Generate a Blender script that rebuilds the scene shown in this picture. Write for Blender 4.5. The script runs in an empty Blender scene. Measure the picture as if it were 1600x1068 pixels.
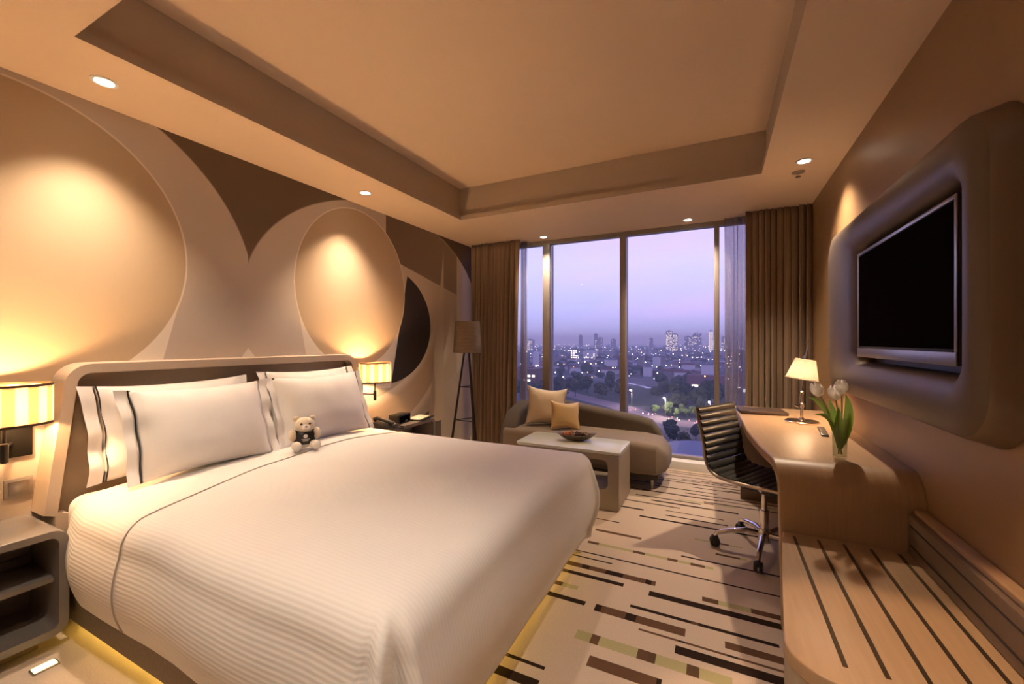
import bpy, bmesh, math, random
from mathutils import Vector, Matrix, noise
PI = math.pi
R = math.radians
scene = bpy.context.scene
C = scene.collection
random.seed(7)

# ------------------------------------------------------------------ camera, world, exposure
cam = bpy.data.cameras.new('camera')
cam.sensor_width = 36.0
cam.lens = 650.0 / 1600.0 * 36.0
cam.clip_start = 0.02
cam.clip_end = 20000
camo = bpy.data.objects.new('camera', cam)
camo.location = (0, 0, 1.29)
camo.rotation_euler = (R(90), 0, R(26.28))
C.objects.link(camo)
scene.camera = camo
scene.view_settings.view_transform = 'Standard'
scene.view_settings.look = 'None'
scene.view_settings.exposure = 0.7
scene.view_settings.gamma = 1.0
scene.view_settings.use_curve_mapping = False

world = bpy.data.worlds.new('dusk_sky')
scene.world = world
world.use_nodes = True
wt = world.node_tree
wt.nodes.clear()
def wn(t, **k):
    n = wt.nodes.new(t)
    for a, b in k.items(): setattr(n, a, b)
    return n
wo = wn('ShaderNodeOutputWorld'); wb = wn('ShaderNodeBackground')
tc = wn('ShaderNodeTexCoord'); sp = wn('ShaderNodeSeparateXYZ')
wt.links.new(tc.outputs['Generated'], sp.inputs[0])
rp = wn('ShaderNodeValToRGB')
wt.links.new(sp.outputs['Z'], rp.inputs[0])
cr = rp.color_ramp
cr.elements[0].position = 0.0; cr.elements[0].color = (0.33, 0.35, 0.68, 1)
cr.elements[1].position = 1.0; cr.elements[1].color = (0.26, 0.23, 0.58, 1)
for p, c in ((0.03, (0.40, 0.41, 0.78, 1)), (0.10, (0.47, 0.46, 0.85, 1)), (0.18, (0.54, 0.50, 0.88, 1)), (0.26, (0.47, 0.42, 0.84, 1)), (0.45, (0.36, 0.31, 0.70, 1))):
    e = cr.elements.new(p); e.color = c
mp = wn('ShaderNodeMapping'); mp.inputs['Scale'].default_value = (1.4, 1.0, 5.5); mp.inputs['Rotation'].default_value = (0, R(-38), 0)
wt.links.new(tc.outputs['Generated'], mp.inputs[0])
nz = wn('ShaderNodeTexNoise'); nz.inputs['Scale'].default_value = 1.3; nz.inputs['Detail'].default_value = 3; nz.inputs['Roughness'].default_value = 0.45
wt.links.new(mp.outputs[0], nz.inputs['Vector'])
nr = wn('ShaderNodeValToRGB'); nr.color_ramp.elements[0].position = 0.50; nr.color_ramp.elements[1].position = 0.70
nr.color_ramp.elements[1].color = (0.6, 0.6, 0.6, 1)
wt.links.new(nz.outputs['Fac'], nr.inputs[0])
mx = wn('ShaderNodeMix', data_type='RGBA')
wt.links.new(nr.outputs[0], mx.inputs[0]); wt.links.new(rp.outputs[0], mx.inputs[6])
mx.inputs[7].default_value = (0.70, 0.46, 0.80, 1)
wt.links.new(mx.outputs[2], wb.inputs[0])
wb.inputs[1].default_value = 1.05
wt.links.new(wb.outputs[0], wo.inputs[0])

WARM = (1.0, 0.72, 0.46)
AMBER = (1.0, 0.56, 0.25)
HALOGEN = (1.0, 0.75, 0.53)

# ------------------------------------------------------------------ helpers
def tag(o, label=None, cat=None, group=None, kind=None):
    if label: o['label'] = label
    if cat: o['category'] = cat
    if group: o['group'] = group
    if kind: o['kind'] = kind
    return o
OFF = {}
def thing(name, label, cat, loc=(0, 0, 0), rot=(0, 0, 0), group=None, kind=None):
    o = bpy.data.objects.new(name, None)
    o.empty_display_size = 0.05
    o.location = loc; o.rotation_euler = rot
    C.objects.link(o)
    tag(o, label, cat, group, kind)
    OFF[o.name] = Vector(loc)
    return o
def part(name, bm, mat, parent=None, world=True, smooth=True, sharp=40):
    me = bpy.data.meshes.new(name)
    bm.normal_update()
    bm.to_mesh(me); bm.free()
    off = OFF.get(parent.name) if parent else None
    if off is not None and world:
        me.transform(Matrix.Translation(-off))
    mats = mat if isinstance(mat, (list, tuple)) else [mat]
    for m in mats: me.materials.append(m)
    if smooth and len(me.polygons):
        me.polygons.foreach_set('use_smooth', [True] * len(me.polygons))
        me.set_sharp_from_angle(angle=R(sharp))
    o = bpy.data.objects.new(name, me)
    C.objects.link(o)
    if parent:
        o.parent = parent
        OFF[o.name] = off if off is not None else Vector((0, 0, 0))
    else:
        OFF[o.name] = Vector((0, 0, 0))
    return o
def struct(name, bm, mat, label=None, parent=None, **k):
    o = part(name, bm, mat, parent, **k)
    if not parent: o['kind'] = 'structure'
    if label: o['label'] = label
    return o
def copy_tree(o, parent=None):
    c = o.copy(); C.objects.link(c); c.parent = parent
    OFF[c.name] = OFF.get(o.name, Vector())
    for ch in o.children: copy_tree(ch, c)
    return c

def NB(): return bmesh.new()
def box(bm, x0, x1, y0, y1, z0, z1, bev=0.0, seg=2):
    r = bmesh.ops.create_cube(bm, size=1.0)
    vs = r['verts']
    for v in vs:
        v.co = Vector(((x0 + x1) / 2 + v.co.x * (x1 - x0), (y0 + y1) / 2 + v.co.y * (y1 - y0), (z0 + z1) / 2 + v.co.z * (z1 - z0)))
    if bev > 0:
        es = list({e for v in vs for e in v.link_edges})
        bmesh.ops.bevel(bm, geom=es, offset=bev, segments=seg, profile=0.5, affect='EDGES')
    return bm
def loft(bm, rings, cap0=True, cap1=True, closed=True, loop=False):
    vr = [[bm.verts.new(p) for p in r] for r in rings]
    n = len(rings[0])
    m = len(vr)
    for i in range(m if loop else m - 1):
        a, b = vr[i], vr[(i + 1) % m]
        for j in range(n if closed else n - 1):
            k = (j + 1) % n
            try: bm.faces.new((a[j], a[k], b[k], b[j]))
            except ValueError: pass
    if cap0 and not loop: bm.faces.new(list(reversed(vr[0])))
    if cap1 and not loop: bm.faces.new(vr[-1])
    return bm
def fixn(bm):
    bmesh.ops.recalc_face_normals(bm, faces=bm.faces[:]); return bm
def lathe(bm, prof, seg=24, c=(0, 0, 0), cap0=True, cap1=True):
    rings = []
    for r, z in prof:
        rings.append([(c[0] + r * math.cos(2 * PI * k / seg), c[1] + r * math.sin(2 * PI * k / seg), c[2] + z) for k in range(seg)])
    loft(bm, rings, cap0, cap1)
    return bm
def tube(bm, pts, r, seg=8, cap=True):
    pts = [Vector(p) for p in pts]
    rings = []
    prev = None
    for i, p in enumerate(pts):
        d = (pts[min(i + 1, len(pts) - 1)] - pts[max(i - 1, 0)]).normalized()
        if prev is None:
            up = Vector((0, 0, 1)) if abs(d.z) < 0.9 else Vector((1, 0, 0))
            n = d.cross(up).normalized()
        else:
            n = (prev - d * prev.dot(d)).normalized()
        prev = n
        b = d.cross(n)
        rr = r[i] if isinstance(r, (list, tuple)) else r
        rings.append([p + (n * math.cos(2 * PI * k / seg) + b * math.sin(2 * PI * k / seg)) * rr for k in range(seg)])
    loft(bm, rings, cap, cap)
    return bm
def sheet(bm, f, nu, nv, closed_u=False):
    vs = [[bm.verts.new(f(i / nu, j / nv)) for j in range(nv + 1)] for i in range(nu + (0 if closed_u else 1))]
    n = len(vs)
    for i in range(nu):
        for j in range(nv):
            bm.faces.new((vs[i][j], vs[(i + 1) % n][j], vs[(i + 1) % n][j + 1], vs[i][j + 1]))
    return bm
def blob(bm, c, r, sub=2, amp=0.25, freq=1.6, squash=1.0, seed=0):
    res = bmesh.ops.create_icosphere(bm, subdivisions=sub, radius=1.0)
    for v in res['verts']:
        d = v.co.normalized()
        k = 1 + amp * noise.noise(d * freq + Vector((seed, seed * 2.3, 0)))
        rx, ry, rz = r if isinstance(r, tuple) else (r, r, r)
        v.co = Vector((c[0] + d.x * k * rx, c[1] + d.y * k * ry, c[2] + d.z * k * rz * squash))
    return bm
def prism(bm, poly, axis, a0, a1, bev=0.0, seg=2):
    def P(p, a):
        if axis == 'y': return (p[0], a, p[1])
        if axis == 'x': return (a, p[0], p[1])
        return (p[0], p[1], a)
    n0 = set(bm.verts)
    loft(bm, [[P(p, a0) for p in poly], [P(p, a1) for p in poly]])
    vs = [v for v in bm.verts if v not in n0]
    es = list({e for v in vs for e in v.link_edges})
    if bev > 0:
        bmesh.ops.bevel(bm, geom=es, offset=bev, segments=seg, profile=0.5, affect='EDGES', clamp_overlap=True)
    fixn(bm)
    return bm
def rrect(y0, y1, z0, z1, r, seg=6):
    pts = []
    for cy, cz, a0 in ((y1 - r, z1 - r, 0), (y0 + r, z1 - r, 90), (y0 + r, z0 + r, 180), (y1 - r, z0 + r, 270)):
        for k in range(seg + 1):
            a = R(a0 + 90 * k / seg)
            pts.append((cy + r * math.cos(a), cz + r * math.sin(a)))
    return pts

# ------------------------------------------------------------------ materials
class G:
    """tiny expression helper that turns python arithmetic into math nodes"""
    def __init__(s, nt): s.nt = nt
    def m(s, op, a, b=0.0, c=None):
        n = s.nt.nodes.new('ShaderNodeMath'); n.operation = op
        for i, v in enumerate((a, b) if c is None else (a, b, c)):
            if isinstance(v, (int, float)): n.inputs[i].default_value = v
            else: s.nt.links.new(v, n.inputs[i])
        return n.outputs[0]
    def add(s, a, b): return s.m('ADD', a, b)
    def sub(s, a, b): return s.m('SUBTRACT', a, b)
    def mul(s, a, b): return s.m('MULTIPLY', a, b)
    def lt(s, a, b): return s.m('LESS_THAN', a, b)
    def gt(s, a, b): return s.m('GREATER_THAN', a, b)
    def ss(s, v, e0, e1):
        n = s.nt.nodes.new('ShaderNodeMapRange'); n.interpolation_type = 'SMOOTHSTEP'
        s.nt.links.new(v, n.inputs[0]); n.inputs[1].default_value = e0; n.inputs[2].default_value = e1
        return n.outputs[0]
    def mix(s, f, a, b):
        n = s.nt.nodes.new('ShaderNodeMix'); n.data_type = 'RGBA'
        for i, v in ((0, f), (6, a), (7, b)):
            if isinstance(v, (int, float)): n.inputs[i].default_value = v
            elif isinstance(v, tuple): n.inputs[i].default_value = (*v[:3], 1)
            else: s.nt.links.new(v, n.inputs[i])
        return n.outputs[2]
def newmat(name):
    m = bpy.data.materials.new(name); m.use_nodes = True
    nt = m.node_tree
    return m, nt, nt.nodes['Principled BSDF']
def mat(name, col, rough=0.5, metal=0.0, var=0.12, nscale=8.0, stretch=(1, 1, 1), bump=0.0, bscale=None, coat=0.0, spec=None, coords='Object', sheen=0.0):
    m, nt, b = newmat(name)
    t = nt.nodes.new('ShaderNodeTexCoord')
    mpn = nt.nodes.new('ShaderNodeMapping'); mpn.inputs['Scale'].default_value = stretch
    nt.links.new(t.outputs[coords], mpn.inputs[0])
    n = nt.nodes.new('ShaderNodeTexNoise'); n.inputs['Scale'].default_value = nscale; n.inputs['Detail'].default_value = 5
    nt.links.new(mpn.outputs[0], n.inputs['Vector'])
    g = G(nt)
    c = g.mix(n.outputs['Fac'], tuple(x * (1 - var) for x in col), tuple(min(1, x * (1 + var)) for x in col))
    nt.links.new(c, b.inputs['Base Color'])
    b.inputs['Roughness'].default_value = rough
    b.inputs['Metallic'].default_value = metal
    if coat: b.inputs['Coat Weight'].default_value = coat
    if spec is not None: b.inputs['Specular IOR Level'].default_value = spec
    if sheen: b.inputs['Sheen Weight'].default_value = sheen
    if bump:
        n2 = n
        if bscale:
            n2 = nt.nodes.new('ShaderNodeTexNoise'); n2.inputs['Scale'].default_value = bscale; n2.inputs['Detail'].default_value = 3
            nt.links.new(mpn.outputs[0], n2.inputs['Vector'])
        bp = nt.nodes.new('ShaderNodeBump'); bp.inputs['Strength'].default_value = bump; bp.inputs['Distance'].default_value = 0.01
        nt.links.new(n2.outputs['Fac'], bp.inputs['Height']); nt.links.new(bp.outputs[0], b.inputs['Normal'])
    return m
def emit(name, col, s):
    m, nt, b = newmat(name)
    b.inputs['Base Color'].default_value = (*[min(1, c) for c in col], 1)
    b.inputs['Emission Color'].default_value = (*col, 1)
    b.inputs['Emission Strength'].default_value = s
    return m

M = {}
M['paint'] = mat('ceiling_paint', (0.78, 0.61, 0.45), 0.7, var=0.03, nscale=3, bump=0.03, bscale=120)
M['wallpaint'] = mat('wall_vinyl', (0.27, 0.17, 0.082), 0.42, var=0.05, nscale=5, stretch=(1, 1, 6), bump=0.05, bscale=60)
M['veneer'] = mat('grey_oak_veneer', (0.36, 0.235, 0.135), 0.40, var=0.16, nscale=5, stretch=(18, 1.2, 1.2), bump=0.04)
M['veneer_dark'] = mat('dark_veneer', (0.15, 0.105, 0.07), 0.42, var=0.15, nscale=6, stretch=(1.2, 14, 1.2))
M['lacquer'] = mat('taupe_lacquer', (0.36, 0.29, 0.22), 0.35, var=0.05, nscale=3)
M['nightlac'] = mat('grey_lacquer', (0.22, 0.195, 0.175), 0.38, var=0.05, nscale=3)
M['headrim'] = mat('headboard_rim', (0.62, 0.50, 0.38), 0.4, var=0.05)
M['headpanel'] = mat('headboard_leather', (0.30, 0.225, 0.155), 0.38, var=0.07, nscale=4, bump=0.06, bscale=90)
M['sheet'] = mat('white_sheet', (0.84, 0.79, 0.73), 0.8, var=0.02, nscale=5, bump=0.12, bscale=7, sheen=0.2)
M['pillowcase'] = mat('pillow_cotton', (0.85, 0.81, 0.77), 0.8, var=0.02, nscale=5, bump=0.25, bscale=6, sheen=0.2)
M['piping'] = mat('dark_piping', (0.03, 0.025, 0.02), 0.7)
M['piping_grey'] = mat('grey_piping', (0.30, 0.26, 0.22), 0.7)
M['bedbase'] = mat('bed_base_fabric', (0.22, 0.175, 0.13), 0.8, nscale=60, var=0.2)
M['blackmetal'] = mat('black_bronze', (0.022, 0.018, 0.015), 0.4, metal=0.4, var=0.1)
M['matteblack'] = mat('matte_black', (0.006, 0.005, 0.004), 0.8, var=0.1, spec=0.1)
M['bronze'] = mat('bronze_trim', (0.10, 0.065, 0.035), 0.35, metal=0.8)
M['chrome'] = mat('polished_chrome', (0.78, 0.74, 0.70), 0.12, metal=1.0, var=0.03)
M['brushed'] = mat('brushed_steel', (0.40, 0.36, 0.32), 0.32, metal=1.0, var=0.1, stretch=(1, 20, 1))
M['alu'] = mat('window_aluminium', (0.30, 0.27, 0.26), 0.6, metal=0.0, var=0.04)
M['black'] = mat('black_plastic', (0.015, 0.014, 0.014), 0.35, var=0.1)
M['leather'] = mat('black_leather', (0.045, 0.044, 0.041), 0.32, var=0.15, nscale=30, bump=0.08, bscale=140)
M['binder'] = mat('brown_leather_binder', (0.05, 0.028, 0.02), 0.5, nscale=40, var=0.2)
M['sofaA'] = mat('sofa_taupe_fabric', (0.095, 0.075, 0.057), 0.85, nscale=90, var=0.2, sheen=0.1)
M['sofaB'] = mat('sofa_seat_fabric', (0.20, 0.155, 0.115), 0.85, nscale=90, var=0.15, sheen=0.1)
M['sofabase'] = mat('sofa_plinth', (0.05, 0.038, 0.03), 0.7)
M['cream'] = mat('cream_cushion_silk', (0.72, 0.60, 0.42), 0.55, var=0.06, bump=0.25, bscale=9, sheen=0.3)
M['gold'] = mat('gold_cushion_silk', (0.62, 0.42, 0.18), 0.45, var=0.08, bump=0.3, bscale=9, sheen=0.3)
M['curtain'] = mat('taupe_curtain', (0.25, 0.185, 0.13), 0.75, nscale=5, stretch=(16, 3, 0.15), var=0.75)  # streaks mix woven stripes with painted shade for the fold valleys
M['lampfabric'] = mat('linen_lampshade', (0.22, 0.17, 0.13), 0.9, nscale=8, stretch=(1, 1, 12), var=0.35)
M['glasspanel'] = mat('frosted_table_glass', (0.56, 0.58, 0.48), 0.25, var=0.02)
M['tablewood'] = mat('coffee_table_lacquer', (0.30, 0.245, 0.185), 0.4, var=0.05)
M['plush'] = mat('cream_plush', (0.80, 0.68, 0.50), 0.95, nscale=40, var=0.12, bump=0.4, bscale=90, sheen=0.5)
M['plushwhite'] = mat('white_plush', (0.88, 0.82, 0.74), 0.95, nscale=40, var=0.08, bump=0.4, bscale=90, sheen=0.5)
M['white'] = mat('white_print', (0.85, 0.83, 0.8), 0.6, var=0.03)
M['paper'] = mat('cream_paper', (0.80, 0.72, 0.58), 0.8, var=0.03)
M['stem'] = mat('tulip_stem', (0.28, 0.38, 0.12), 0.5, var=0.2)
M['wovendark'] = mat('dark_wood_bowl', (0.10, 0.075, 0.05), 0.4, var=0.3, nscale=20)
M['driedorange'] = mat('dried_orange', (0.42, 0.13, 0.03), 0.7, var=0.4, nscale=50, bump=0.4)
M['driedbrown'] = mat('dried_pod', (0.09, 0.045, 0.025), 0.8, var=0.5, nscale=50, bump=0.4)
M['driedtan'] = mat('dried_tan', (0.40, 0.27, 0.13), 0.8, var=0.3, nscale=50, bump=0.4)
M['plate'] = mat('metal_switch_plate', (0.42, 0.38, 0.34), 0.35, metal=0.6, var=0.05)
M['tvsurround'] = mat('moulded_tv_surround', (0.115, 0.088, 0.066), 0.42, var=0.06, nscale=4, spec=0.35)
M['tvrim'] = mat('surround_edge', (0.16, 0.115, 0.08), 0.45, var=0.05)

def m_duvet():
    m, nt, b = newmat('ribbed_duvet_cotton')
    g = G(nt)
    uv = nt.nodes.new('ShaderNodeUVMap')
    s = nt.nodes.new('ShaderNodeSeparateXYZ'); nt.links.new(uv.outputs[0], s.inputs[0])
    w = g.m('SINE', g.mul(s.outputs['Y'], 2 * PI / 0.015))
    nzn = nt.nodes.new('ShaderNodeTexNoise'); nzn.inputs['Scale'].default_value = 3; nzn.inputs['Detail'].default_value = 4
    c = g.mix(g.ss(w, -1.0, -0.2), (0.79, 0.755, 0.715), (0.82, 0.785, 0.745))
    nt.links.new(c, b.inputs['Base Color'])
    b.inputs['Roughness'].default_value = 0.75
    b.inputs['Sheen Weight'].default_value = 0.2
    bp = nt.nodes.new('ShaderNodeBump'); bp.inputs['Strength'].default_value = 0.12; bp.inputs['Distance'].default_value = 0.003
    h = g.add(w, g.mul(nzn.outputs['Fac'], 3.0))
    nt.links.new(h, bp.inputs['Height']); nt.links.new(bp.outputs[0], b.inputs['Normal'])
    return m
M['duvet'] = m_duvet()

def m_shade(name, col_a, col_b, n, thru=1.0):
    """pleated translucent lamp shade, stripes around the axis through UV.x"""
    m, nt, b = newmat(name)
    nt.nodes.remove(b)
    g = G(nt)
    uv = nt.nodes.new('ShaderNodeUVMap')
    s = nt.nodes.new('ShaderNodeSeparateXYZ'); nt.links.new(uv.outputs[0], s.inputs[0])
    w = g.m('SINE', g.mul(s.outputs['X'], 2 * PI * n))
    c = g.mix(g.ss(w, -0.35, 0.35), col_a, col_b)
    tr = nt.nodes.new('ShaderNodeBsdfTranslucent'); df = nt.nodes.new('ShaderNodeBsdfDiffuse')
    nt.links.new(g.mix(1.0 - thru, c, (0, 0, 0)), tr.inputs[0]); nt.links.new(c, df.inputs[0])
    mxs = nt.nodes.new('ShaderNodeMixShader'); mxs.inputs[0].default_value = 0.4
    nt.links.new(tr.outputs[0], mxs.inputs[1]); nt.links.new(df.outputs[0], mxs.inputs[2])
    nt.links.new(mxs.outputs[0], nt.nodes['Material Output'].inputs[0])
    return m
M['petal'] = m_shade('white_petal', (0.90, 0.88, 0.78), (0.95, 0.93, 0.86), 3)
M['leaf'] = m_shade('tulip_leaf', (0.24, 0.36, 0.07), (0.30, 0.45, 0.10), 3)
M['sconceshade'] = m_shade('striped_sconce_shade', (0.52, 0.35, 0.19), (0.82, 0.72, 0.56), 12, 0.21)
M['deskshade'] = m_shade('pleated_desk_shade', (0.70, 0.62, 0.52), (0.80, 0.73, 0.64), 40, 0.13)

def m_glass(name, gloss=0.03, tint=(1, 1, 1), rough=0.0):
    m, nt, b = newmat(name)
    nt.nodes.remove(b)
    tr = nt.nodes.new('ShaderNodeBsdfTransparent'); tr.inputs[0].default_value = (*tint, 1)
    gl = nt.nodes.new('ShaderNodeBsdfGlossy'); gl.inputs['Roughness'].default_value = rough
    fr = nt.nodes.new('ShaderNodeFresnel'); fr.inputs[0].default_value = 1.25 if gloss < 0.05 else 1.45
    mxs = nt.nodes.new('ShaderNodeMixShader')
    nt.links.new(fr.outputs[0], mxs.inputs[0]); nt.links.new(tr.outputs[0], mxs.inputs[1]); nt.links.new(gl.outputs[0], mxs.inputs[2])
    nt.links.new(mxs.outputs[0], nt.nodes['Material Output'].inputs[0])
    return m
M['glass'] = m_glass('window_glass', 0.03, (0.96, 0.97, 1.0))
def m_vase():
    m, nt, b = newmat('vase_glass')
    nt.nodes.remove(b)
    g = G(nt)
    tr = nt.nodes.new('ShaderNodeBsdfTransparent'); tr.inputs[0].default_value = (0.94, 0.96, 0.92, 1)
    gl = nt.nodes.new('ShaderNodeBsdfGlossy'); gl.inputs['Roughness'].default_value = 0.03
    lw = nt.nodes.new('ShaderNodeLayerWeight'); lw.inputs[0].default_value = 0.25
    mxs = nt.nodes.new('ShaderNodeMixShader')
    nt.links.new(g.add(g.mul(lw.outputs['Facing'], 0.35), 0.03), mxs.inputs[0]); nt.links.new(tr.outputs[0], mxs.inputs[1]); nt.links.new(gl.outputs[0], mxs.inputs[2])
    nt.links.new(mxs.outputs[0], nt.nodes['Material Output'].inputs[0])
    return m
M['vaseglass'] = m_vase()
def m_sheer():
    m, nt, b = newmat('sheer_voile')
    nt.nodes.remove(b)
    tr = nt.nodes.new('ShaderNodeBsdfTransparent')
    df = nt.nodes.new('ShaderNodeBsdfDiffuse'); df.inputs[0].default_value = (0.55, 0.5, 0.5, 1)
    tl = nt.nodes.new('ShaderNodeBsdfTranslucent'); tl.inputs[0].default_value = (0.6, 0.56, 0.58, 1)
    a = nt.nodes.new('ShaderNodeMixShader'); a.inputs[0].default_value = 0.5
    nt.links.new(df.outputs[0], a.inputs[1]); nt.links.new(tl.outputs[0], a.inputs[2])
    g = G(nt)
    t = nt.nodes.new('ShaderNodeTexCoord'); n = nt.nodes.new('ShaderNodeTexNoise'); n.inputs['Scale'].default_value = 30
    nt.links.new(t.outputs['Object'], n.inputs['Vector'])
    f = g.add(g.mul(n.outputs['Fac'], 0.15), 0.38)
    mxs = nt.nodes.new('ShaderNodeMixShader')
    nt.links.new(f, mxs.inputs[0]); nt.links.new(tr.outputs[0], mxs.inputs[1]); nt.links.new(a.outputs[0], mxs.inputs[2])
    nt.links.new(mxs.outputs[0], nt.nodes['Material Output'].inputs[0])
    return m
M['sheer'] = m_sheer()
def m_screen():
    m, nt, b = newmat('tv_screen')
    b.inputs['Base Color'].default_value = (0.004, 0.003, 0.004, 1)
    n = nt.nodes.new('ShaderNodeTexNoise'); n.inputs['Scale'].default_value = 2
    g = G(nt)
    nt.links.new(g.mix(n.outputs['Fac'], (0.003, 0.003, 0.004), (0.008, 0.005, 0.005)), b.inputs['Base Color'])
    b.inputs['Roughness'].default_value = 0.35
    b.inputs['Specular IOR Level'].default_value = 0.0
    return m
M['screen'] = m_screen()

def m_mural():
    """printed wall covering: overlapping egg and lens shapes, in wall coordinates (y, z)"""
    m, nt, b = newmat('printed_mural')
    g = G(nt)
    t = nt.nodes.new('ShaderNodeTexCoord')
    s = nt.nodes.new('ShaderNodeSeparateXYZ'); nt.links.new(t.outputs['Object'], s.inputs[0])
    Y, Z = s.outputs['Y'], s.outputs['Z']
    nzn = nt.nodes.new('ShaderNodeTexNoise'); nzn.inputs['Scale'].default_value = 0.9; nzn.inputs['Detail'].default_value = 2
    nt.links.new(t.outputs['Object'], nzn.inputs['Vector'])
    N = nzn.outputs['Fac']
    def ell(cy, cz, a, bb):
        u = g.mul(g.sub(Y, cy), 1 / a); v = g.mul(g.sub(Z, cz), 1 / bb)
        return g.m('SQRT', g.add(g.mul(u, u), g.mul(v, v)))
    def inside(e, soft=0.006): return g.ss(e, 1 + soft, 1 - soft)
    def AND(*a):
        r = a[0]
        for x in a[1:]: r = g.mul(r, x)
        return r
    def half(y0, z0, y1, z1):      # 1 on the left of the directed line
        dy, dz = y1 - y0, z1 - z0
        L = math.hypot(dy, dz)
        q = g.sub(g.mul(g.sub(Z, z0), dy / L), g.mul(g.sub(Y, y0), dz / L))
        return g.ss(q, -0.004, 0.004)
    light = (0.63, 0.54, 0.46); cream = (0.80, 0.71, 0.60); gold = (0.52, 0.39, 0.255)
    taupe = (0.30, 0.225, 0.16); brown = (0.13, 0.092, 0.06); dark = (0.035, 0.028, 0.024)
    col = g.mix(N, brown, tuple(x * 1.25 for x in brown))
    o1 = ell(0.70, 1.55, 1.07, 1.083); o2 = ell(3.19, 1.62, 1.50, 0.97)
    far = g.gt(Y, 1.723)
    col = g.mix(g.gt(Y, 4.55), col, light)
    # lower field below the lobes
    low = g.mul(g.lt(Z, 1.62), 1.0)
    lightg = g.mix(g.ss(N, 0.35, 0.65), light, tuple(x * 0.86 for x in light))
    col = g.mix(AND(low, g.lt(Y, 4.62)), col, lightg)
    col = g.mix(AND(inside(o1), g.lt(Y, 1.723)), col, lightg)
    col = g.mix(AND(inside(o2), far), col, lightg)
    col = g.mix(AND(inside(o2), g.ss(Y, 3.2, 3.35)), col, (0.62, 0.52, 0.40))
    col = g.mix(AND(inside(o2), g.gt(Y, 4.22)), col, (0.74, 0.65, 0.54))
    # brown swathe right of the second egg
    swathe = AND(inside(o2), half(3.17, 2.077, 4.30, 1.84), g.gt(Y, 3.02), g.lt(Y, 4.22))
    col = g.mix(swathe, col, g.mix(g.ss(Y, 3.0, 4.4), (0.17, 0.12, 0.08), (0.36, 0.28, 0.20)))
    col = g.mix(AND(g.ss(o2, 0.994, 1.0), inside(o2, 0.004), g.gt(Y, 3.9)), col, cream)
    # lower right arcs
    e2 = ell(2.6, 1.75, 1.50, 1.40); e1 = ell(2.6, 1.75, 1.21, 1.014); e3 = ell(2.6, 1.75, 1.32, 1.16)
    lowr = AND(g.gt(Y, 2.7), g.ss(Z, 1.75, 1.15))
    col = g.mix(AND(inside(e2), g.sub(1.0, inside(e1)), lowr), col, (0.56, 0.44, 0.31))
    col = g.mix(AND(g.ss(e1, 0.985, 1.0), g.ss(e1, 1.10, 1.0), lowr), col, cream)
    col = g.mix(AND(g.ss(e2, 0.985, 1.0), g.ss(e2, 1.08, 1.0), lowr), col, cream)
    col = g.mix(AND(half(3.95, 0.62, 2.9, 0.30), g.lt(Z, 0.72), g.gt(Y, 3.45), g.lt(Y, 3.9)), col, (0.16, 0.14, 0.12))
    col = g.mix(AND(half(4.6, 0.75, 4.05, 0.95), g.gt(Y, 4.05), g.gt(Z, 0.62)), col, col)
    # white spike
    spike = AND(half(3.95, 2.33, 3.66, 0.4), half(3.96, 0.4, 3.95, 2.33))
    col = g.mix(AND(spike, g.gt(Z, 0.4)), col, (0.66, 0.55, 0.42))
    # dark crescent
    cres = AND(inside(ell(3.05, 1.45, 0.655, 0.56)), half(3.30, 1.85, 3.09, 0.88))
    col = g.mix(cres, col, dark)
    # tails under the eggs
    t2 = AND(half(3.09, 0.88, 3.30, 1.85), g.lt(Z, 1.80), g.gt(Y, 2.66), inside(ell(3.05, 1.45, 0.655, 0.60)))
    col = g.mix(t2, col, cream)
    t2l = AND(half(2.05, 1.78, 2.19, 1.05), g.lt(Z, 1.75), g.lt(Y, 2.67), g.gt(Z, 1.05))
    col = g.mix(AND(t2l, g.gt(Y, 2.0)), col, cream)
    t1 = AND(half(1.235, 1.15, 1.358, 1.66), g.lt(Z, 1.68), g.gt(Z, 0.9), g.gt(Y, 0.5))
    col = g.mix(t1, col, cream)
    # small white point between the lobes
    tip = AND(half(1.80, 1.15, 1.724, 1.25), half(1.724, 1.25, 1.65, 1.15), g.gt(Z, 1.0))
    col = g.mix(tip, col, (0.8, 0.74, 0.66))
    # eggs with a fine pale outline
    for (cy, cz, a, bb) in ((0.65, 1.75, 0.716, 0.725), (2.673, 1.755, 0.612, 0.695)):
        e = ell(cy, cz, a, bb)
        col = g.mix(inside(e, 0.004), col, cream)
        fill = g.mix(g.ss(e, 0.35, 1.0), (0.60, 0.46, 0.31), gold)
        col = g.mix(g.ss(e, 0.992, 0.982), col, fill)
    nt.links.new(col, b.inputs['Base Color'])
    b.inputs['Roughness'].default_value = 0.65
    b.inputs['Specular IOR Level'].default_value = 0.3
    return m
M['mural'] = m_mural()

# ------------------------------------------------------------------ the room
XL, XR, YB, YF, ZC = -2.83, 0.745, 4.67, -1.9, 2.5
bm = NB(); box(bm, XL - 0.12, XL, YF - 0.12, YB + 0.1, -0.05, ZC)
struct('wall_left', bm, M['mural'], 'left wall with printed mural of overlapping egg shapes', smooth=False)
bm = NB(); box(bm, XR, XR + 0.12, YF - 0.12, YB + 0.1, -0.05, ZC)
struct('wall_right', bm, M['wallpaint'], 'beige right wall behind the television', smooth=False)
bm = NB(); box(bm, XL, XR, YF - 0.12, YF, -0.05, ZC)
struct('wall_front', bm, M['wallpaint'], 'beige wall behind the viewer', smooth=False)
bm = NB(); box(bm, XL, XR, YB - 0.16, YB + 0.1, -0.05, 0.085, 0.006)
struct('trim_1', bm, M['white'], 'low pale sill ledge under the window')

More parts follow.
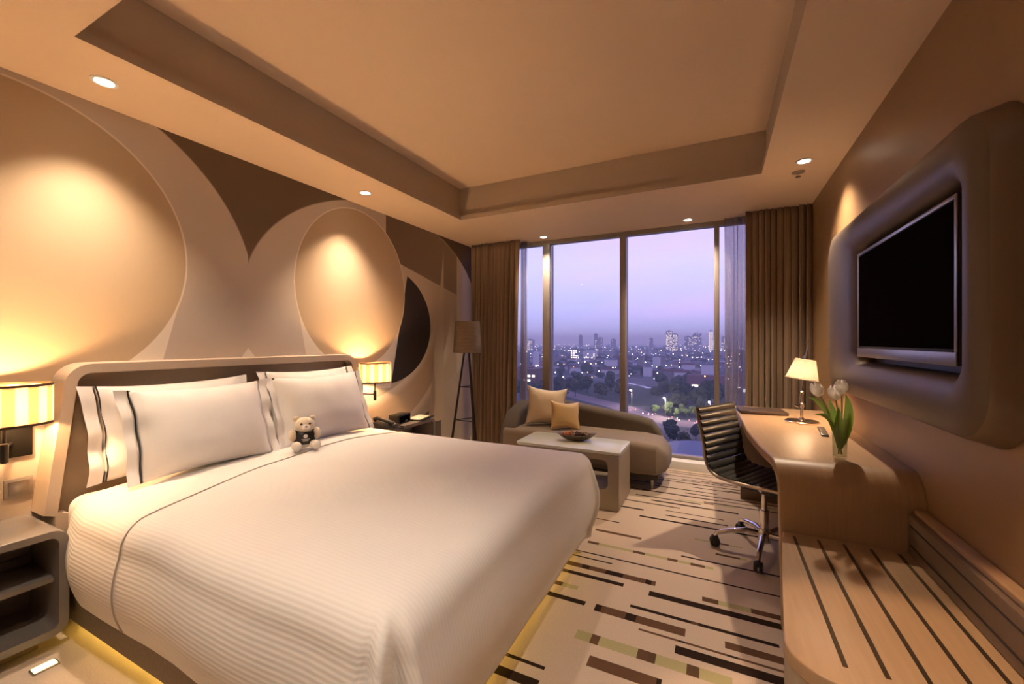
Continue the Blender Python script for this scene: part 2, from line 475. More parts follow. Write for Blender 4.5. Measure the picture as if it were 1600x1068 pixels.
# carpet: stripes woven across the room, laid out row by row
WOVEN = [(-0.792,-0.627,3.005,'d',0.014), (-0.752,-0.447,2.824,'b',0.030), (-0.752,-0.020,2.630,'g',0.030), (-0.789,0.294,2.492,'d',0.013), (-0.789,-0.549,2.429,'d',0.013),
 (-0.795,-0.296,2.330,'b',0.045), (-0.791,-0.447,2.242,'d',0.032), (-0.790,-0.656,2.109,'g',0.035), (-0.792,-0.585,2.001,'d',0.035), (-0.535,-0.128,1.996,'b',0.055),
 (-0.383,0.239,2.083,'d',0.022), (-0.316,0.274,2.230,'d',0.045), (-0.069,0.281,2.300,'g',0.040), (-0.318,0.235,1.930,'b',0.013), (-0.562,0.051,1.778,'g',0.060),
 (-0.160,0.229,1.872,'d',0.050), (0.029,0.243,1.994,'b',0.045), (-0.471,-0.190,1.650,'b',0.060), (-0.794,-0.612,1.532,'d',0.018), (-0.796,-0.607,1.446,'d',0.045),
 (-0.196,0.321,2.704,'d',0.016), (-0.010,0.157,2.822,'g',0.022), (-0.134,0.142,2.977,'g',0.022), (-0.519,0.372,3.192,'d',0.025), (-0.348,0.067,3.289,'d',0.018),
 (-0.487,0.142,3.553,'d',0.025), (-0.708,-0.508,3.314,'d',0.025), (-0.733,-0.259,3.473,'d',0.018), (-0.290,0.132,3.671,'g',0.022), (-0.356,0.042,3.381,'d',0.012),
 (0.02,0.22,1.70,'d',0.05), (-0.30,0.20,1.55,'g',0.055), (-0.55,-0.05,1.42,'b',0.05), (-0.1,0.2,1.40,'d',0.03)]
rr = random.Random(5)
stripes = []
for (a, b2, yc, ty, th) in WOVEN:
    stripes.append([a, b2, yc, th, ty])
occupied = [(s[0] - .05, s[1] + .05, s[2]) for s in stripes]
y = -1.8
while y < 4.5:
    far = y > 3.55
    for k in range(1):
        x0 = rr.uniform(-2.6, 0.3); L = rr.uniform(0.4, 1.5); th = rr.choice((.012, .014, .02)) if far else rr.choice((.013, .02, .03, .045, .055))
        ok = all(not (abs(y - oy) < .05 and x0 < ox1 and x0 + L > ox0) for ox0, ox1, oy in occupied)
        inview = -0.85 < x0 + L and 1.15 < y < 3.55
        if ok and not inview:
            stripes.append([x0, min(x0 + L, 0.75), y, th, rr.choice('dddbbg') if not far else rr.choice('dddddg')])
    y += rr.uniform(0.055, 0.08) if far else rr.uniform(0.06, 0.10)
for (x0, L, yy, th, ty) in ((-0.55, .5, 4.30, .014, 'd'), (-0.3, .6, 4.22, .014, 'd'), (-0.6, .8, 4.12, .016, 'd'), (-0.2, .6, 4.03, .016, 'd'), (-.55, .55, 3.93, .016, 'd'), (-.25, .7, 3.85, .018, 'd'), (-.6, .6, 3.77, .018, 'd'), (-.1, .6, 3.70, .018, 'd'), (-.62, .5, 3.63, .018, 'd')):
    stripes.append([x0, x0 + L, yy, th, ty])
segs = []
for (x0, x1, yc, th, ty) in stripes:
    x = x0
    while x < x1 - 0.005:
        if ty == 'd': L = rr.uniform(.10, .30) if rr.random() < .55 else rr.uniform(.015, .05); mi = 1 if L > .08 else rr.choice((2, 2, 4))
        elif ty == 'b': L = rr.uniform(.08, .2) if rr.random() < .6 else rr.uniform(.02, .05); mi = 2 if L > .06 else 1
        else: L = rr.uniform(.06, .18) if rr.random() < .5 else rr.uniform(.02, .06); mi = 3 if L > .06 else rr.choice((2, 4))
        xe = min(x + L, x1)
        segs.append((x, xe, yc - th / 2, yc + th / 2, mi)); x = xe
FX0, FX1, FY0, FY1 = XL, XR, YF, YB - 0.15
segs = [s for s in segs if s[1] > FX0 and s[0] < FX1 and s[2] > FY0 and s[3] < FY1]
ys = sorted({FY0, FY1, *[s[2] for s in segs], *[s[3] for s in segs]})
bm = NB()
for i in range(len(ys) - 1):
    ya, yb = ys[i], ys[i + 1]
    if yb - ya < 1e-5: continue
    ym = (ya + yb) / 2
    act = sorted([s for s in segs if s[2] < ym < s[3]])
    x = FX0
    def quad(xa, xb, mi):
        if xb - xa < 1e-5: return
        f = bm.faces.new([bm.verts.new(p) for p in ((xa, ya, 0), (xb, ya, 0), (xb, yb, 0), (xa, yb, 0))]); f.material_index = mi
    for s in act:
        a, b2 = max(s[0], x), min(s[1], FX1)
        if b2 <= a: continue
        quad(x, a, 0); quad(a, b2, s[4]); x = b2
    quad(x, FX1, 0)
def carpet(n, c): return mat(n, c, 0.95, var=0.14, nscale=160, bump=0.25, bscale=260, spec=0.1)
struct('floor', bm, [carpet('carpet_sand', (0.58, 0.47, 0.37)), carpet('carpet_black_brown', (0.03, 0.017, 0.011)), carpet('carpet_brown', (0.13, 0.07, 0.04)), carpet('carpet_olive', (0.42, 0.38, 0.20)), carpet('carpet_mid_brown', (0.11, 0.065, 0.035))], 'sand carpet woven with broken brown and olive stripes', smooth=False)

# ceiling with its tray recess
TX0, TX1, TY0, TY1 = -2.285, 0.285, 0.71, 3.48
def rect(x0, x1, y0, y1, z): return [(x0, y0, z), (x1, y0, z), (x1, y1, z), (x0, y1, z)]
bm = NB()
e = 0.03
loft(bm, [rect(XL, XR, YF, YB + .1, ZC), rect(TX0, TX1, TY0, TY1, ZC)], cap0=False, cap1=False)
loft(bm, [rect(TX0, TX1, TY0, TY1, ZC), rect(TX0, TX1, TY0, TY1, ZC + .045), rect(TX0 - e, TX1 + e, TY0 - e, TY1 + e, ZC + .045), rect(TX0 - e, TX1 + e, TY0 - e, TY1 + e, 2.82)], cap0=False, cap1=True)
loft(bm, [rect(XL - .12, XR + .12, YF - .12, YB + .12, ZC), rect(XL - .12, XR + .12, YF - .12, YB + .12, 2.95)], cap0=False, cap1=True)
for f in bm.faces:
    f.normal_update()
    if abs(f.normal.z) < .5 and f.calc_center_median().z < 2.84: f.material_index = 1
struct('ceiling', bm, [M['paint'], mat('tray_riser_shade', (0.50, 0.42, 0.335), 0.75, var=0.03, nscale=3)], 'cream ceiling with a deep rectangular tray recess', smooth=False)  # greyer risers: shade put into the colour of the ceiling paint

# window
win = thing('window_1', 'full height window with grey aluminium mullions', None, (0, YB, 0.085), kind='structure')
bm = NB(); box(bm, -2.78, 0.74, YB - .03, YB + .06, 2.455, 2.5); part('head_rail', bm, M['alu'], win)
bm = NB(); box(bm, -2.78, 0.74, YB - .04, YB + .06, 0.085, 0.115, .004); part('bottom_rail', bm, M['alu'], win)
MUL = [(-2.78, -2.72), (-1.876, -1.785), (-0.962, -0.898), (-0.03, 0.018), (0.68, 0.74)]
for a, b2 in MUL:
    bm = NB(); box(bm, a, b2, YB - .05, YB + .09, 0.115, 2.455, .006); part('mullion', bm, M['alu'], win)
for (a, b2) in zip(MUL[:-1], MUL[1:]):
    bm = NB(); box(bm, a[1] + .001, b2[0] - .001, YB + .008, YB + .016, 0.116, 2.454); part('pane', bm, M['glass'], win, smooth=False)

# ------------------------------------------------------------------ downlights
def downlight(x, y, label, energy, size=100, blend=0.7, col=HALOGEN):
    t = thing('recessed_downlight', label, 'downlight', (x, y, ZC), group='recessed ceiling downlights')
    bm = NB()
    prof = [(0.050, -0.0005), (0.050, -0.005), (0.037, -0.006), (0.034, -0.002), (0.034, -0.0005)]
    lathe(bm, prof, 28, (x, y, ZC), False, False); fixn(bm)
    part('trim_ring', bm, M['white'], t)
    bm = NB(); lathe(bm, [(0.034, -0.0025), (0.02, -0.0045), (0.001, -0.005)], 24, (x, y, ZC), False, True); fixn(bm)
    part('lens', bm, M['lens'], t)
    l = bpy.data.lights.new('downlight_beam', 'SPOT'); l.energy = energy; l.color = col; l.spot_size = R(size); l.spot_blend = blend; l.shadow_soft_size = 0.03
    lo = bpy.data.objects.new('downlight_beam', l); lo.parent = t; lo.location = (0, 0, -0.02); C.objects.link(lo)
    return t
M['lens'] = emit('downlight_lens', (1.0, 0.86, 0.66), 12)
downlight(-2.554, 0.894, 'recessed downlight in the ceiling over the near end of the headboard', 70, 90, 1.0)
downlight(-2.56, 2.50, 'recessed downlight in the ceiling over the far end of the headboard', 84, 90, 1.0)
downlight(-1.797, 4.46, 'recessed downlight before the left part of the window', 45, 100, 1.0)
downlight(-0.263, 4.46, 'recessed downlight before the right part of the window', 70, 110, 1.0)
downlight(0.52, 3.357, 'recessed downlight in the ceiling above the desk', 95, 105, 1.0)
downlight(0.50, 1.00, 'recessed downlight out of view above the luggage bench', 75, 46, 0.25, (1.0, 0.62, 0.34))
downlight(-1.45, 0.38, 'added fill downlight out of view above the near side of the bed', 38, 125, 0.8, (1.0, 0.82, 0.66))  # unseen lamp added to fill the near side of the bed
downlight(-0.25, 0.38, 'added fill downlight out of view above the foot of the bed', 55, 90, 0.8, (1.0, 0.82, 0.66))  # unseen lamp added to brighten the foot drape
downlight(-0.9, -1.0, 'added fill downlight out of view in the entrance', 15, 140, 0.8)  # unseen lamp added as weak fill from the entrance
t = thing('ceiling_sprinkler', 'small round sprinkler in the ceiling beside the desk downlight', 'sprinkler', (0.516, 3.56, ZC))
bm = NB(); lathe(bm, [(0.04, -0.0005), (0.04, -0.006), (0.02, -0.009)], 20, (0.516, 3.56, ZC), False, True); fixn(bm); part('escutcheon', bm, M['plate'], t)
bm = NB(); lathe(bm, [(0.008, -0.008), (0.008, -0.03), (0.018, -0.031), (0.018, -0.034)], 12, (0.516, 3.56, ZC)); fixn(bm); part('deflector', bm, M['chrome'], t)

# ------------------------------------------------------------------ bed
bed = thing('bed', 'king size bed with padded taupe headboard against the mural wall', 'bed', (-1.75, 1.665, 0))
def head_outline(off, seg=8):
    # outline in (y,z), flared towards the floor, rounded top corners; off shrinks it
    y0t, y1t, z1, r = 0.80 + off, 2.53 - off, 1.19 - off, max(0.02, 0.10 - off)
    y0b, y1b, zb = 0.735 + off, 2.595 - off, 0.515
    pts = [(2.56 - off, 0.14), (2.56 - off, 0.50), (y1b, zb)]
    for k in range(seg + 1):
        a = R(90 * k / seg); pts.append((y1t - r + r * math.cos(a), z1 - r + r * math.sin(a)))
    for k in range(seg + 1):
        a = R(90 + 90 * k / seg); pts.append((y0t + r + r * math.cos(a), z1 - r + r * math.sin(a)))
    pts += [(y0b, zb), (0.77 + off, 0.50), (0.77 + off, 0.14)]
    return pts
hb = NB()
o0, o1, o2, o3 = head_outline(0), head_outline(0.004), head_outline(0.046), head_outline(0.05)
P = lambda ps, x: [(x, a, b) for a, b in ps]
loft(hb, [P(o0, XL + .002), P(o0, XL + .135), P(o1, XL + .142), P(o2, XL + .142), P(o3, XL + .135), P(o3, XL + .05)], False, False, closed=False)
fixn(hb)
# panel
pb = NB()
inn = head_outline(0.048)
loft(pb, [P(inn, XL + .003), P(inn, XL + .075)]); fixn(pb)
hp = part('headboard', pb, M['headpanel'], bed)
part('rim', hb, M['headrim'], hp)
bm = NB(); box(bm, -2.69, -0.80, 0.785, 2.55, 0.05, 0.31, 0.02); part('base', bm, M['bedbase'], bed)
bm = NB(); box(bm, -2.69, -0.76, 0.80, 2.53, 0.31, 0.585, 0.06, 4); part('mattress', bm, M['sheet'], bed)
for xx, yy in ((-2.6, 0.95), (-2.6, 2.38), (-0.95, 0.95), (-0.95, 2.38)):
    bm = NB(); lathe(bm, [(0.03, 0), (0.035, 0.05)], 12, (xx, yy, 0)); part('foot', bm, M['black'], bed)
M['led'] = emit('under_bed_led', (1.0, 0.66, 0.13), 9)
for nm, bx in (('led_strip', (-2.6, -0.95, 0.87, 0.885, 0.036, 0.0495)), ('led_strip', (-0.875, -0.86, 0.88, 2.45, 0.036, 0.0495)), ('led_strip', (-2.6, -0.95, 2.45, 2.465, 0.036, 0.0495))):
    bm = NB(); box(bm, *bx); part(nm, bm, M['led'], bed, smooth=False)

# duvet
RX0, RX1, RY0, RY1, RB = -2.62, -0.80, 0.86, 2.48, 0.11
ZT = 0.60
def duvet_pt(a, b):
    """cloth coordinates -> world"""
    cx = min(a, RX1); cy = min(max(b, RY0), RY1)
    ex, ey = max(0, a - RX1), (b - RY1 if b > RY1 else (b - RY0 if b < RY0 else 0.0))
    L = math.hypot(ex, ey)
    # crown of the top
    qx = (cx - RX0) / (RX1 - RX0); qy = (cy - RY0) / (RY1 - RY0)
    crown = 0.045 * math.sin(PI * qy) ** 0.7 * min(1, (1 - qx) * 6 + 0.15) if 0 < qy < 1 else 0
    zt = ZT + crown + 0.012 * noise.noise(Vector((a * 2.2, b * 2.2, 3.1)))
    if L < 1e-6: return Vector((cx, cy, zt))
    d = (ex / L, ey / L)
    e = (abs(ex) ** 3 + abs(ey) ** 3) ** (1 / 3)
    if e < RB * PI / 2:
        th = e / RB; out = RB * math.sin(th); drop = RB * (1 - math.cos(th))
    else:
        s = e - RB * PI / 2
        out = RB + 0.035 * math.sin(min(1, s / 0.34) * PI) - 0.03 * (s / 0.4) ** 2; drop = RB + s
    hd_ = min(1.0, max(0.0, (a + 2.55) / 0.18))
    out = out * (0.72 + 0.28 * hd_) if ey < 0 else out
    along = a if abs(ey) > ex else b
    rip = 0.012 * noise.noise(Vector((along * 3.0, e * 1.2, 7.0))) * min(1, e / 0.2)
    corner = ex * abs(ey) / (L * L) * 2          # 1 on the diagonal
    out += rip * 1.5 + corner * 0.05 * math.sin(math.atan2(abs(ey), ex + 1e-6) * 8) * min(1, e / 0.25)
    return Vector((cx + d[0] * out, cy + d[1] * out, zt - drop + rip * 0.3))
A0, A1, B0, B1 = -2.55, RX1 + 0.56, RY0 - 0.47, RY1 + 0.47
bm = NB()
NA, NBv = 130, 150
uvl = bm.loops.layers.uv.new('UVMap')
def gp(i, j): return A0 + (A1 - A0) * i / NA, B0 + (B1 - B0) * j / NBv
vs = [[bm.verts.new(duvet_pt(*gp(i, j))) for j in range(NBv + 1)] for i in range(NA + 1)]
for i in range(NA):
    for j in range(NBv):
        f = bm.faces.new((vs[i][j], vs[i + 1][j], vs[i + 1][j + 1], vs[i][j + 1]))
        for lp, (ii, jj) in zip(f.loops, ((i, j), (i + 1, j), (i + 1, j + 1), (i, j + 1))):
            lp[uvl].uv = gp(ii, jj)
dv = part('duvet', bm, M['duvet'], None, sharp=180)
tag(dv, 'white ribbed duvet spread over the king bed', 'duvet')
md = dv.modifiers.new('thickness', 'SOLIDIFY'); md.thickness = 0.014; md.offset = -1
bm = NB()
pts = []
for j in range(121):
    b2 = B0 + 0.01 + (B1 - B0 - 0.02) * j / 120
    a = -2.02 - 0.17 * min(1, max(0, (b2 - 0.75) / 1.0))
    p = duvet_pt(a, b2); nx = duvet_pt(a + .01, b2) - p; ny = duvet_pt(a, b2 + .01) - p
    n = nx.cross(ny).normalized()
    pts.append(p + n * 0.002)
tube(bm, pts, 0.0032, 6)
o = part('seam', bm, mat('duvet_seam', (0.45, 0.40, 0.34), 0.8), dv)

# pillows
def pillow_mesh(w, h, t, seed=0, flange=0.05, pinch=0.05):
    bm = NB()
    nu, nv = 44, 30
    def f(side):
        def g2(u, v):
            a, b = u * 2 - 1, v * 2 - 1
            fa, fb = 1 - flange * 2 / w, 1 - flange * 0.3 / h
            ia, ib = min(1, abs(a) / fa), min(1, abs(b) / fb)
            th = max(0, (1 - ia ** 2.6)) ** 0.55 * max(0, (1 - ib ** 2.6)) ** 0.55
            y = a * w / 2 * (1 - pinch * (1 - b * b) * abs(a))
            z = b * h / 2 * (1 - pinch * 2.0 * (1 - a * a) * abs(b))
            wr = noise.noise(Vector((y * 9 + seed, z * 9, seed * 1.7))) * 0.012 * (1 - th * 0.6)
            wr += 0.006 * math.sin(z * 38 + seed) * max(0, 1 - th * 2.2)
            return Vector((side * th * t / 2 + wr, y, z))
        return g2
    sheet(bm, f(1), nu, nv); 
    sheet(bm, f(-1), nu, nv)
    bmesh.ops.remove_doubles(bm, verts=bm.verts[:], dist=0.0004)
    fixn(bm)
    return bm, f(1)
def pillow(name, label, cat, loc, rot, w, h, t, seed, matl, pipe=None, pipeu=None, flange=0.05, group=None, pinch=0.05):
    root = thing(name, label, cat, loc, rot, group)
    bm, f = pillow_mesh(w, h, t, seed, flange, pinch)
    part('pillow_body', bm, matl, root, world=False, sharp=180)
    if pipe:
        bm = NB()
        tube(bm, [f(pipeu, k / 40) + Vector((0.003, 0, 0)) for k in range(41)], 0.0032, 6)
        part('piping', bm, pipe, root, world=False)
    return root
ZB = 0.625
pillow('bed_pillow', 'white pillow leaning on the headboard behind the left front pillow, dark piping near its edge', 'pillow', (-2.635, 1.235, ZB + .230), (0, R(-13), R(1)), 0.79, 0.47, 0.14, 1.3, M['pillowcase'], M['piping'], 0.085, 0.07, 'bed pillows')
pillow('bed_pillow', 'white front pillow on the left of the bed with a dark piping line', 'pillow', (-2.465, 1.285, ZB + .218), (0, R(-19), R(-2)), 0.73, 0.46, 0.20, 4.1, M['pillowcase'], M['piping'], 0.07, 0.065, 'bed pillows')
pillow('bed_pillow', 'white pillow mostly hidden behind the right front pillow', 'pillow', (-2.635, 2.08, ZB + .240), (0, R(-12), R(-1)), 0.78, 0.48, 0.14, 7.7, M['pillowcase'], M['piping_grey'], 0.91, 0.07, 'bed pillows')
pillow('bed_pillow', 'white front pillow on the right of the bed behind the toy bear', 'pillow', (-2.465, 2.035, ZB + .220), (0, R(-18), R(2)), 0.80, 0.47, 0.20, 9.2, M['pillowcase'], M['piping_grey'], 0.93, 0.065, 'bed pillows')

# toy bear sitting on the bed
bear = thing('toy_bear', 'small cream plush bear in a black printed shirt sitting against the pillow', 'toy bear', (-2.24, 1.70, 0.652), (0, 0, R(-30)))
bear.scale = (1.08, 1.08, 1.0)
def bl(name, c, r, m, par=bear, sub=3, amp=0.06):
    bm = NB(); blob(bm, c, r, sub, amp, 2.5, 1.0, c[0] * 9 + c[2]); return part(name, bm, m, par, world=False, sharp=180)
bl('body', (0, 0, 0.055), (0.042, 0.048, 0.056), M['plushwhite'])
hd = bl('head', (0.012, 0, 0.142), (0.045, 0.050, 0.044), M['plush'])
for s in (-1, 1):
    bl('ear', (-0.002, s * 0.042, 0.178), (0.010, 0.016, 0.016), M['plush'], hd, 2)
    bl('eye', (0.051, s * 0.021, 0.152), (0.006, 0.0065, 0.0065), M['black'], hd, 2, 0)
    bl('arm', (0.022, s * 0.062, 0.085), (0.024, 0.020, 0.036), M['plush'])
    lg = bl('leg', (0.055, s * 0.045, 0.026), (0.045, 0.026, 0.026), M['plush'])
    bl('foot_pad', (0.090, s * 0.048, 0.030), (0.014, 0.024, 0.028), M['plushwhite'], lg, 2)
bl('muzzle', (0.053, 0, 0.132), (0.018, 0.022, 0.017), M['plushwhite'], hd)
bl('nose', (0.071, 0, 0.139), (0.005, 0.007, 0.005), mat('bear_nose', (0.25, 0.14, 0.09), 0.6), hd, 2, 0)
bm = NB()
rings = []
for z, q in ((0.028, 0.93), (0.045, 1.05), (0.065, 1.07), (0.085, 1.0), (0.100, 0.82)):
    rings.append([(0.046 * q * math.cos(2 * PI * k / 28), 0.053 * q * math.sin(2 * PI * k / 28), z) for k in range(28)])
loft(bm, rings, False, True); fixn(bm)
for s in (-1, 1):
    tube(bm, [(0.005, s * 0.038, 0.092), (0.014, s * 0.058, 0.084)], [0.022, 0.026], 12)
sh = part('shirt', bm, M['black'], bear, world=False)
bm = NB(); lathe(bm, [(0.0001, 0.0), (0.011, 0.0), (0.0105, 0.0015), (0.0001, 0.0018)], 20, (0, 0, 0))
bm.transform(Matrix.Translation((0.0485, 0, 0.078)) @ Matrix.Rotation(R(90), 4, 'Y')); fixn(bm)
part('emblem', bm, M['white'], sh, world=False)
bm = NB()
for zz, n in ((0.060, 10), (0.052, 7)):
    for k in range(n):
        yy = (k - (n - 1) / 2) * 0.0042
        xx = 0.0492 * math.sqrt(max(0, 1 - (yy / 0.056) ** 2)) + 0.0006
        box(bm, xx - 0.001, xx + 0.0006, yy - 0.0014, yy + 0.0014, zz - 0.0022, zz + 0.0022)
part('printed_lettering', bm, M['white'], sh, world=False, smooth=False)

# ------------------------------------------------------------------ bedside units
def nightstand(y0, y1, ztop, zbot, xf, label, name='nightstand'):
    t = thing(name, label, 'nightstand', (XL + .2, (y0 + y1) / 2, 0), group='bedside units')
    bm = NB()
    o = rrect(y0, y1, zbot, ztop, 0.055); i = rrect(y0 + .032, y1 - .032, zbot + .032, ztop - .032, 0.028)
    P2 = lambda ps, x: [(x, a, b) for a, b in ps]
    xb = XL + .003
    loft(bm, [P2(o, xb), P2(o, xf - .004), P2([(a, b) for a, b in rrect(y0 + .003, y1 - .003, zbot + .003, ztop - .003, .053)], xf), P2(i, xf), P2(i, xb + .03)], True, True); fixn(bm)
    part('shell', bm, M['nightlac'], t)
    bm = NB(); box(bm, xb + .03, xf - .05, y0 + .033, y1 - .033, (zbot + ztop) / 2 - .011, (zbot + ztop) / 2 + .011, .002); part('shelf', bm, M['nightlac'], t)
    bm = NB(); box(bm, xb + .03, xf - .08, y0 + .07, y1 - .07, 0.001, zbot + .004, .003); part('plinth', bm, M['veneer_dark'], t)
    bm = NB(); box(bm, xb + .031, xb + .05, y0 + .034, y1 - .034, (zbot + ztop) / 2 + .012, (zbot + ztop) / 2 + .05, .002); part('back_ledge', bm, M['nightlac'], t)
    return t
nightstand(0.20, 0.757, 0.505, 0.06, -2.48, 'grey open bedside unit with shelf at the near side of the bed')
nightstand(2.66, 3.40, 0.535, 0.06, -2.535, 'grey open bedside unit holding the telephone beyond the bed')
nl = thing('floor_light_patch', 'added glowing patch for LED light reflected on the floor beneath the near bedside unit', 'light patch', (-2.47, 0.62, 0))  # glowing piece added for the LED light reflected on the floor
bm = NB(); box(bm, -2.41, -2.37, 0.625, 0.69, 0.004, 0.010, .002); part('glow_patch', bm, emit('floor_reflection_glow', (1.0, 0.74, 0.36), 1.6), nl)
bm = NB(); box(bm, -2.415, -2.365, 0.62, 0.695, 0.0005, 0.006, .001); part('tray', bm, M['brushed'], nl)  # backing added under the glowing patch, not a real tray

# telephone
ph = thing('telephone', 'black desk telephone with corded handset on the far bedside unit', 'telephone', (-2.62, 2.80, 0.535), (0, 0, R(20)))
bm = NB(); prism(bm, [(-0.09, 0.0), (0.10, 0.0), (0.10, 0.018), (-0.09, 0.062)], 'y', -0.085, 0.085, 0.008, 2); part('phone_base', bm, M['black'], ph, world=False)
bm = NB(); tube(bm, [(-0.085, -0.05, 0.075), (-0.06, -0.05, 0.092), (0.04, -0.05, 0.066), (0.085, -0.05, 0.042)], [0.024, 0.017, 0.017, 0.024], 12); part('handset', bm, M['black'], ph, world=False)
bm = NB(); prism(bm, [(-0.06, 0.056), (0.07, 0.026), (0.07, 0.029), (-0.06, 0.060)], 'y', -0.01, 0.07, 0.001, 1)
kp = part('faceplate', bm, mat('phone_plate', (0.55, 0.50, 0.43), 0.5), ph, world=False)
bm = NB()
for i in range(4):
    for j in range(3):
        xx = -0.02 + i * 0.022; zz = 0.0515 - (xx + 0.04) * 0.23
        box(bm, xx - .007, xx + .007, 0.005 + j * .02, 0.019 + j * .02, zz, zz + .006)
part('keypad', bm, M['black'], kp, world=False, smooth=False)
bm = NB(); tube(bm, [(0.095, -0.05, 0.03), (0.13, -0.06, 0.010), (0.17, -0.03, 0.007), (0.16, 0.03, 0.007), (0.11, 0.04, 0.008)], 0.005, 6); part('cord', bm, M['black'], ph, world=False)
# black box clock
ck = thing('bedside_clock', 'black box shaped clock radio behind the notepad', 'clock', (-2.66, 3.02, 0.535), (0, 0, R(8)))
bm = NB(); box(bm, -0.055, 0.055, -0.10, 0.10, 0.001, 0.085, 0.005); part('case', bm, M['black'], ck, world=False)
bm = NB(); box(bm, 0.0545, 0.057, -0.085, 0.085, 0.015, 0.072, 0.001); part('display', bm, M['screen'], ck, world=False)
bm = NB(); box(bm, 0.0570, 0.0575, 0.005, 0.040, 0.022, 0.027); part('nameplate', bm, M['plate'], ck, world=False, smooth=False)
# notepad folder
np_ = thing('notepad_folder', 'open black folder with cream notepaper on the far bedside unit', 'notepad', (-2.62, 3.27, 0.536), (0, 0, R(14)))
bm = NB(); box(bm, -0.085, 0.085, -0.13, 0.15, 0.0, 0.012, 0.003); part('cover', bm, M['black'], np_, world=False)
bm = NB(); box(bm, -0.075, 0.055, -0.12, 0.12, 0.012, 0.017, 0.001); part('paper_pad', bm, M['paper'], np_, world=False)

# ------------------------------------------------------------------ wall sconces
def shade_mesh(rx, ry, rx2, ry2, h, seg=56):
    bm = NB(); uvl = bm.loops.layers.uv.new('UVMap')
    n = 5
    vs = []
    for j in range(n + 1):
        f = j / n
        vs.append([bm.verts.new(((rx + (rx2 - rx) * f) * math.cos(2 * PI * k / seg), (ry + (ry2 - ry) * f) * math.sin(2 * PI * k / seg), h * f)) for k in range(seg)])
    for j in range(n):
        for k in range(seg):
            k2 = (k + 1) % seg
            fc = bm.faces.new((vs[j][k], vs[j][k2], vs[j + 1][k2], vs[j + 1][k]))
            for lp, uv in zip(fc.loops, ((k / seg, j / n), ((k + 1) / seg, j / n), ((k + 1) / seg, (j + 1) / n), (k / seg, (j + 1) / n))): lp[uvl].uv = uv
    return bm
def ring_mesh(rx, ry, z0, z1, th, seg=56):
    bm = NB()
    E2 = lambda k, a, z: ((rx + a) * math.cos(2 * PI * k / seg), (ry + a) * math.sin(2 * PI * k / seg), z)
    rings = [[E2(k, a, z) for k in range(seg)] for a, z in ((-th, z0), (th, z0), (th, z1), (-th, z1))]
    loft(bm, rings, loop=True); fixn(bm)
    return bm
def sconce(yc, label, yplate):
    zb, h, xc = 0.945, 0.165, -2.655
    t = thing('wall_sconce', label, 'wall lamp', (XL, yc, zb - .17), group='bedside wall sconces')
    def W(bm, dx=0, dy=0, dz=0): bm.transform(Matrix.Translation((xc + dx, yc + dy, zb + dz))); return bm
    s = part('shade', W(shade_mesh(0.125, 0.140, 0.125, 0.140, h)), M['sconceshade'], t)
    part('rim', W(ring_mesh(0.125, 0.140, -0.004, 0.006, 0.0018)), M['bronze'], s)
    part('rim', W(ring_mesh(0.125, 0.140, h - 0.006, h + 0.004, 0.0018)), M['bronze'], s)
    bm = NB(); box(bm, XL + .001, XL + .018, yplate - .065, yplate + .065, zb - .17, zb - .03, .003); part('backplate', bm, M['matteblack'], t)
    bm = NB(); tube(bm, [(XL + .018, yplate, zb - .105), (xc - .03, yc - .01, zb - .105), (xc, yc, zb - .105)], 0.006, 10); part('arm', bm, M['blackmetal'], t)
    bm = NB(); lathe(bm, [(0.008, -0.16), (0.012, -0.155), (0.013, -0.08), (0.006, -0.075), (0.006, 0.006)], 14, (xc, yc, zb)); fixn(bm); part('stem', bm, M['blackmetal'], t)
    bm = NB()
    for a in range(3):
        tube(bm, [(xc, yc, zb + .004), (xc + .124 * math.cos(a * 2.1), yc + .139 * math.sin(a * 2.1), zb + .004)], 0.0018, 6)
    part('spider', bm, M['blackmetal'], t)
    bm = NB(); lathe(bm, [(0.013, 0.005), (0.013, 0.015), (0.020, 0.03), (0.020, 0.04), (0.013, 0.05), (0.001, 0.054)], 16, (xc, yc, zb)); fixn(bm)
    part('bulb', bm, M['bulb'], t)
    l = bpy.data.lights.new('sconce_light', 'POINT'); l.energy = 18; l.color = AMBER; l.shadow_soft_size = 0.022
    lo = bpy.data.objects.new('sconce_light', l); lo.parent = t; lo.location = (xc - XL, 0, .17 + .080); C.objects.link(lo)
M['bulb'] = emit('warm_bulb', (1.0, 0.66, 0.30), 25)
sconce(0.615, 'glowing striped drum wall lamp above the near bedside unit', 0.672)
sconce(2.70, 'glowing striped drum wall lamp above the telephone', 2.655)
t = thing('light_switch', 'square metal light switch on the wall below the near sconce', 'switch', (XL, 0.696, 0.635))
bm = NB(); box(bm, XL + .0005, XL + .010, 0.652, 0.740, 0.592, 0.678, .003); part('plate', bm, M['plate'], t)
bm = NB(); box(bm, XL + .010, XL + .015, 0.664, 0.728, 0.604, 0.666, .002); part('rocker', bm, M['brushed'], t)

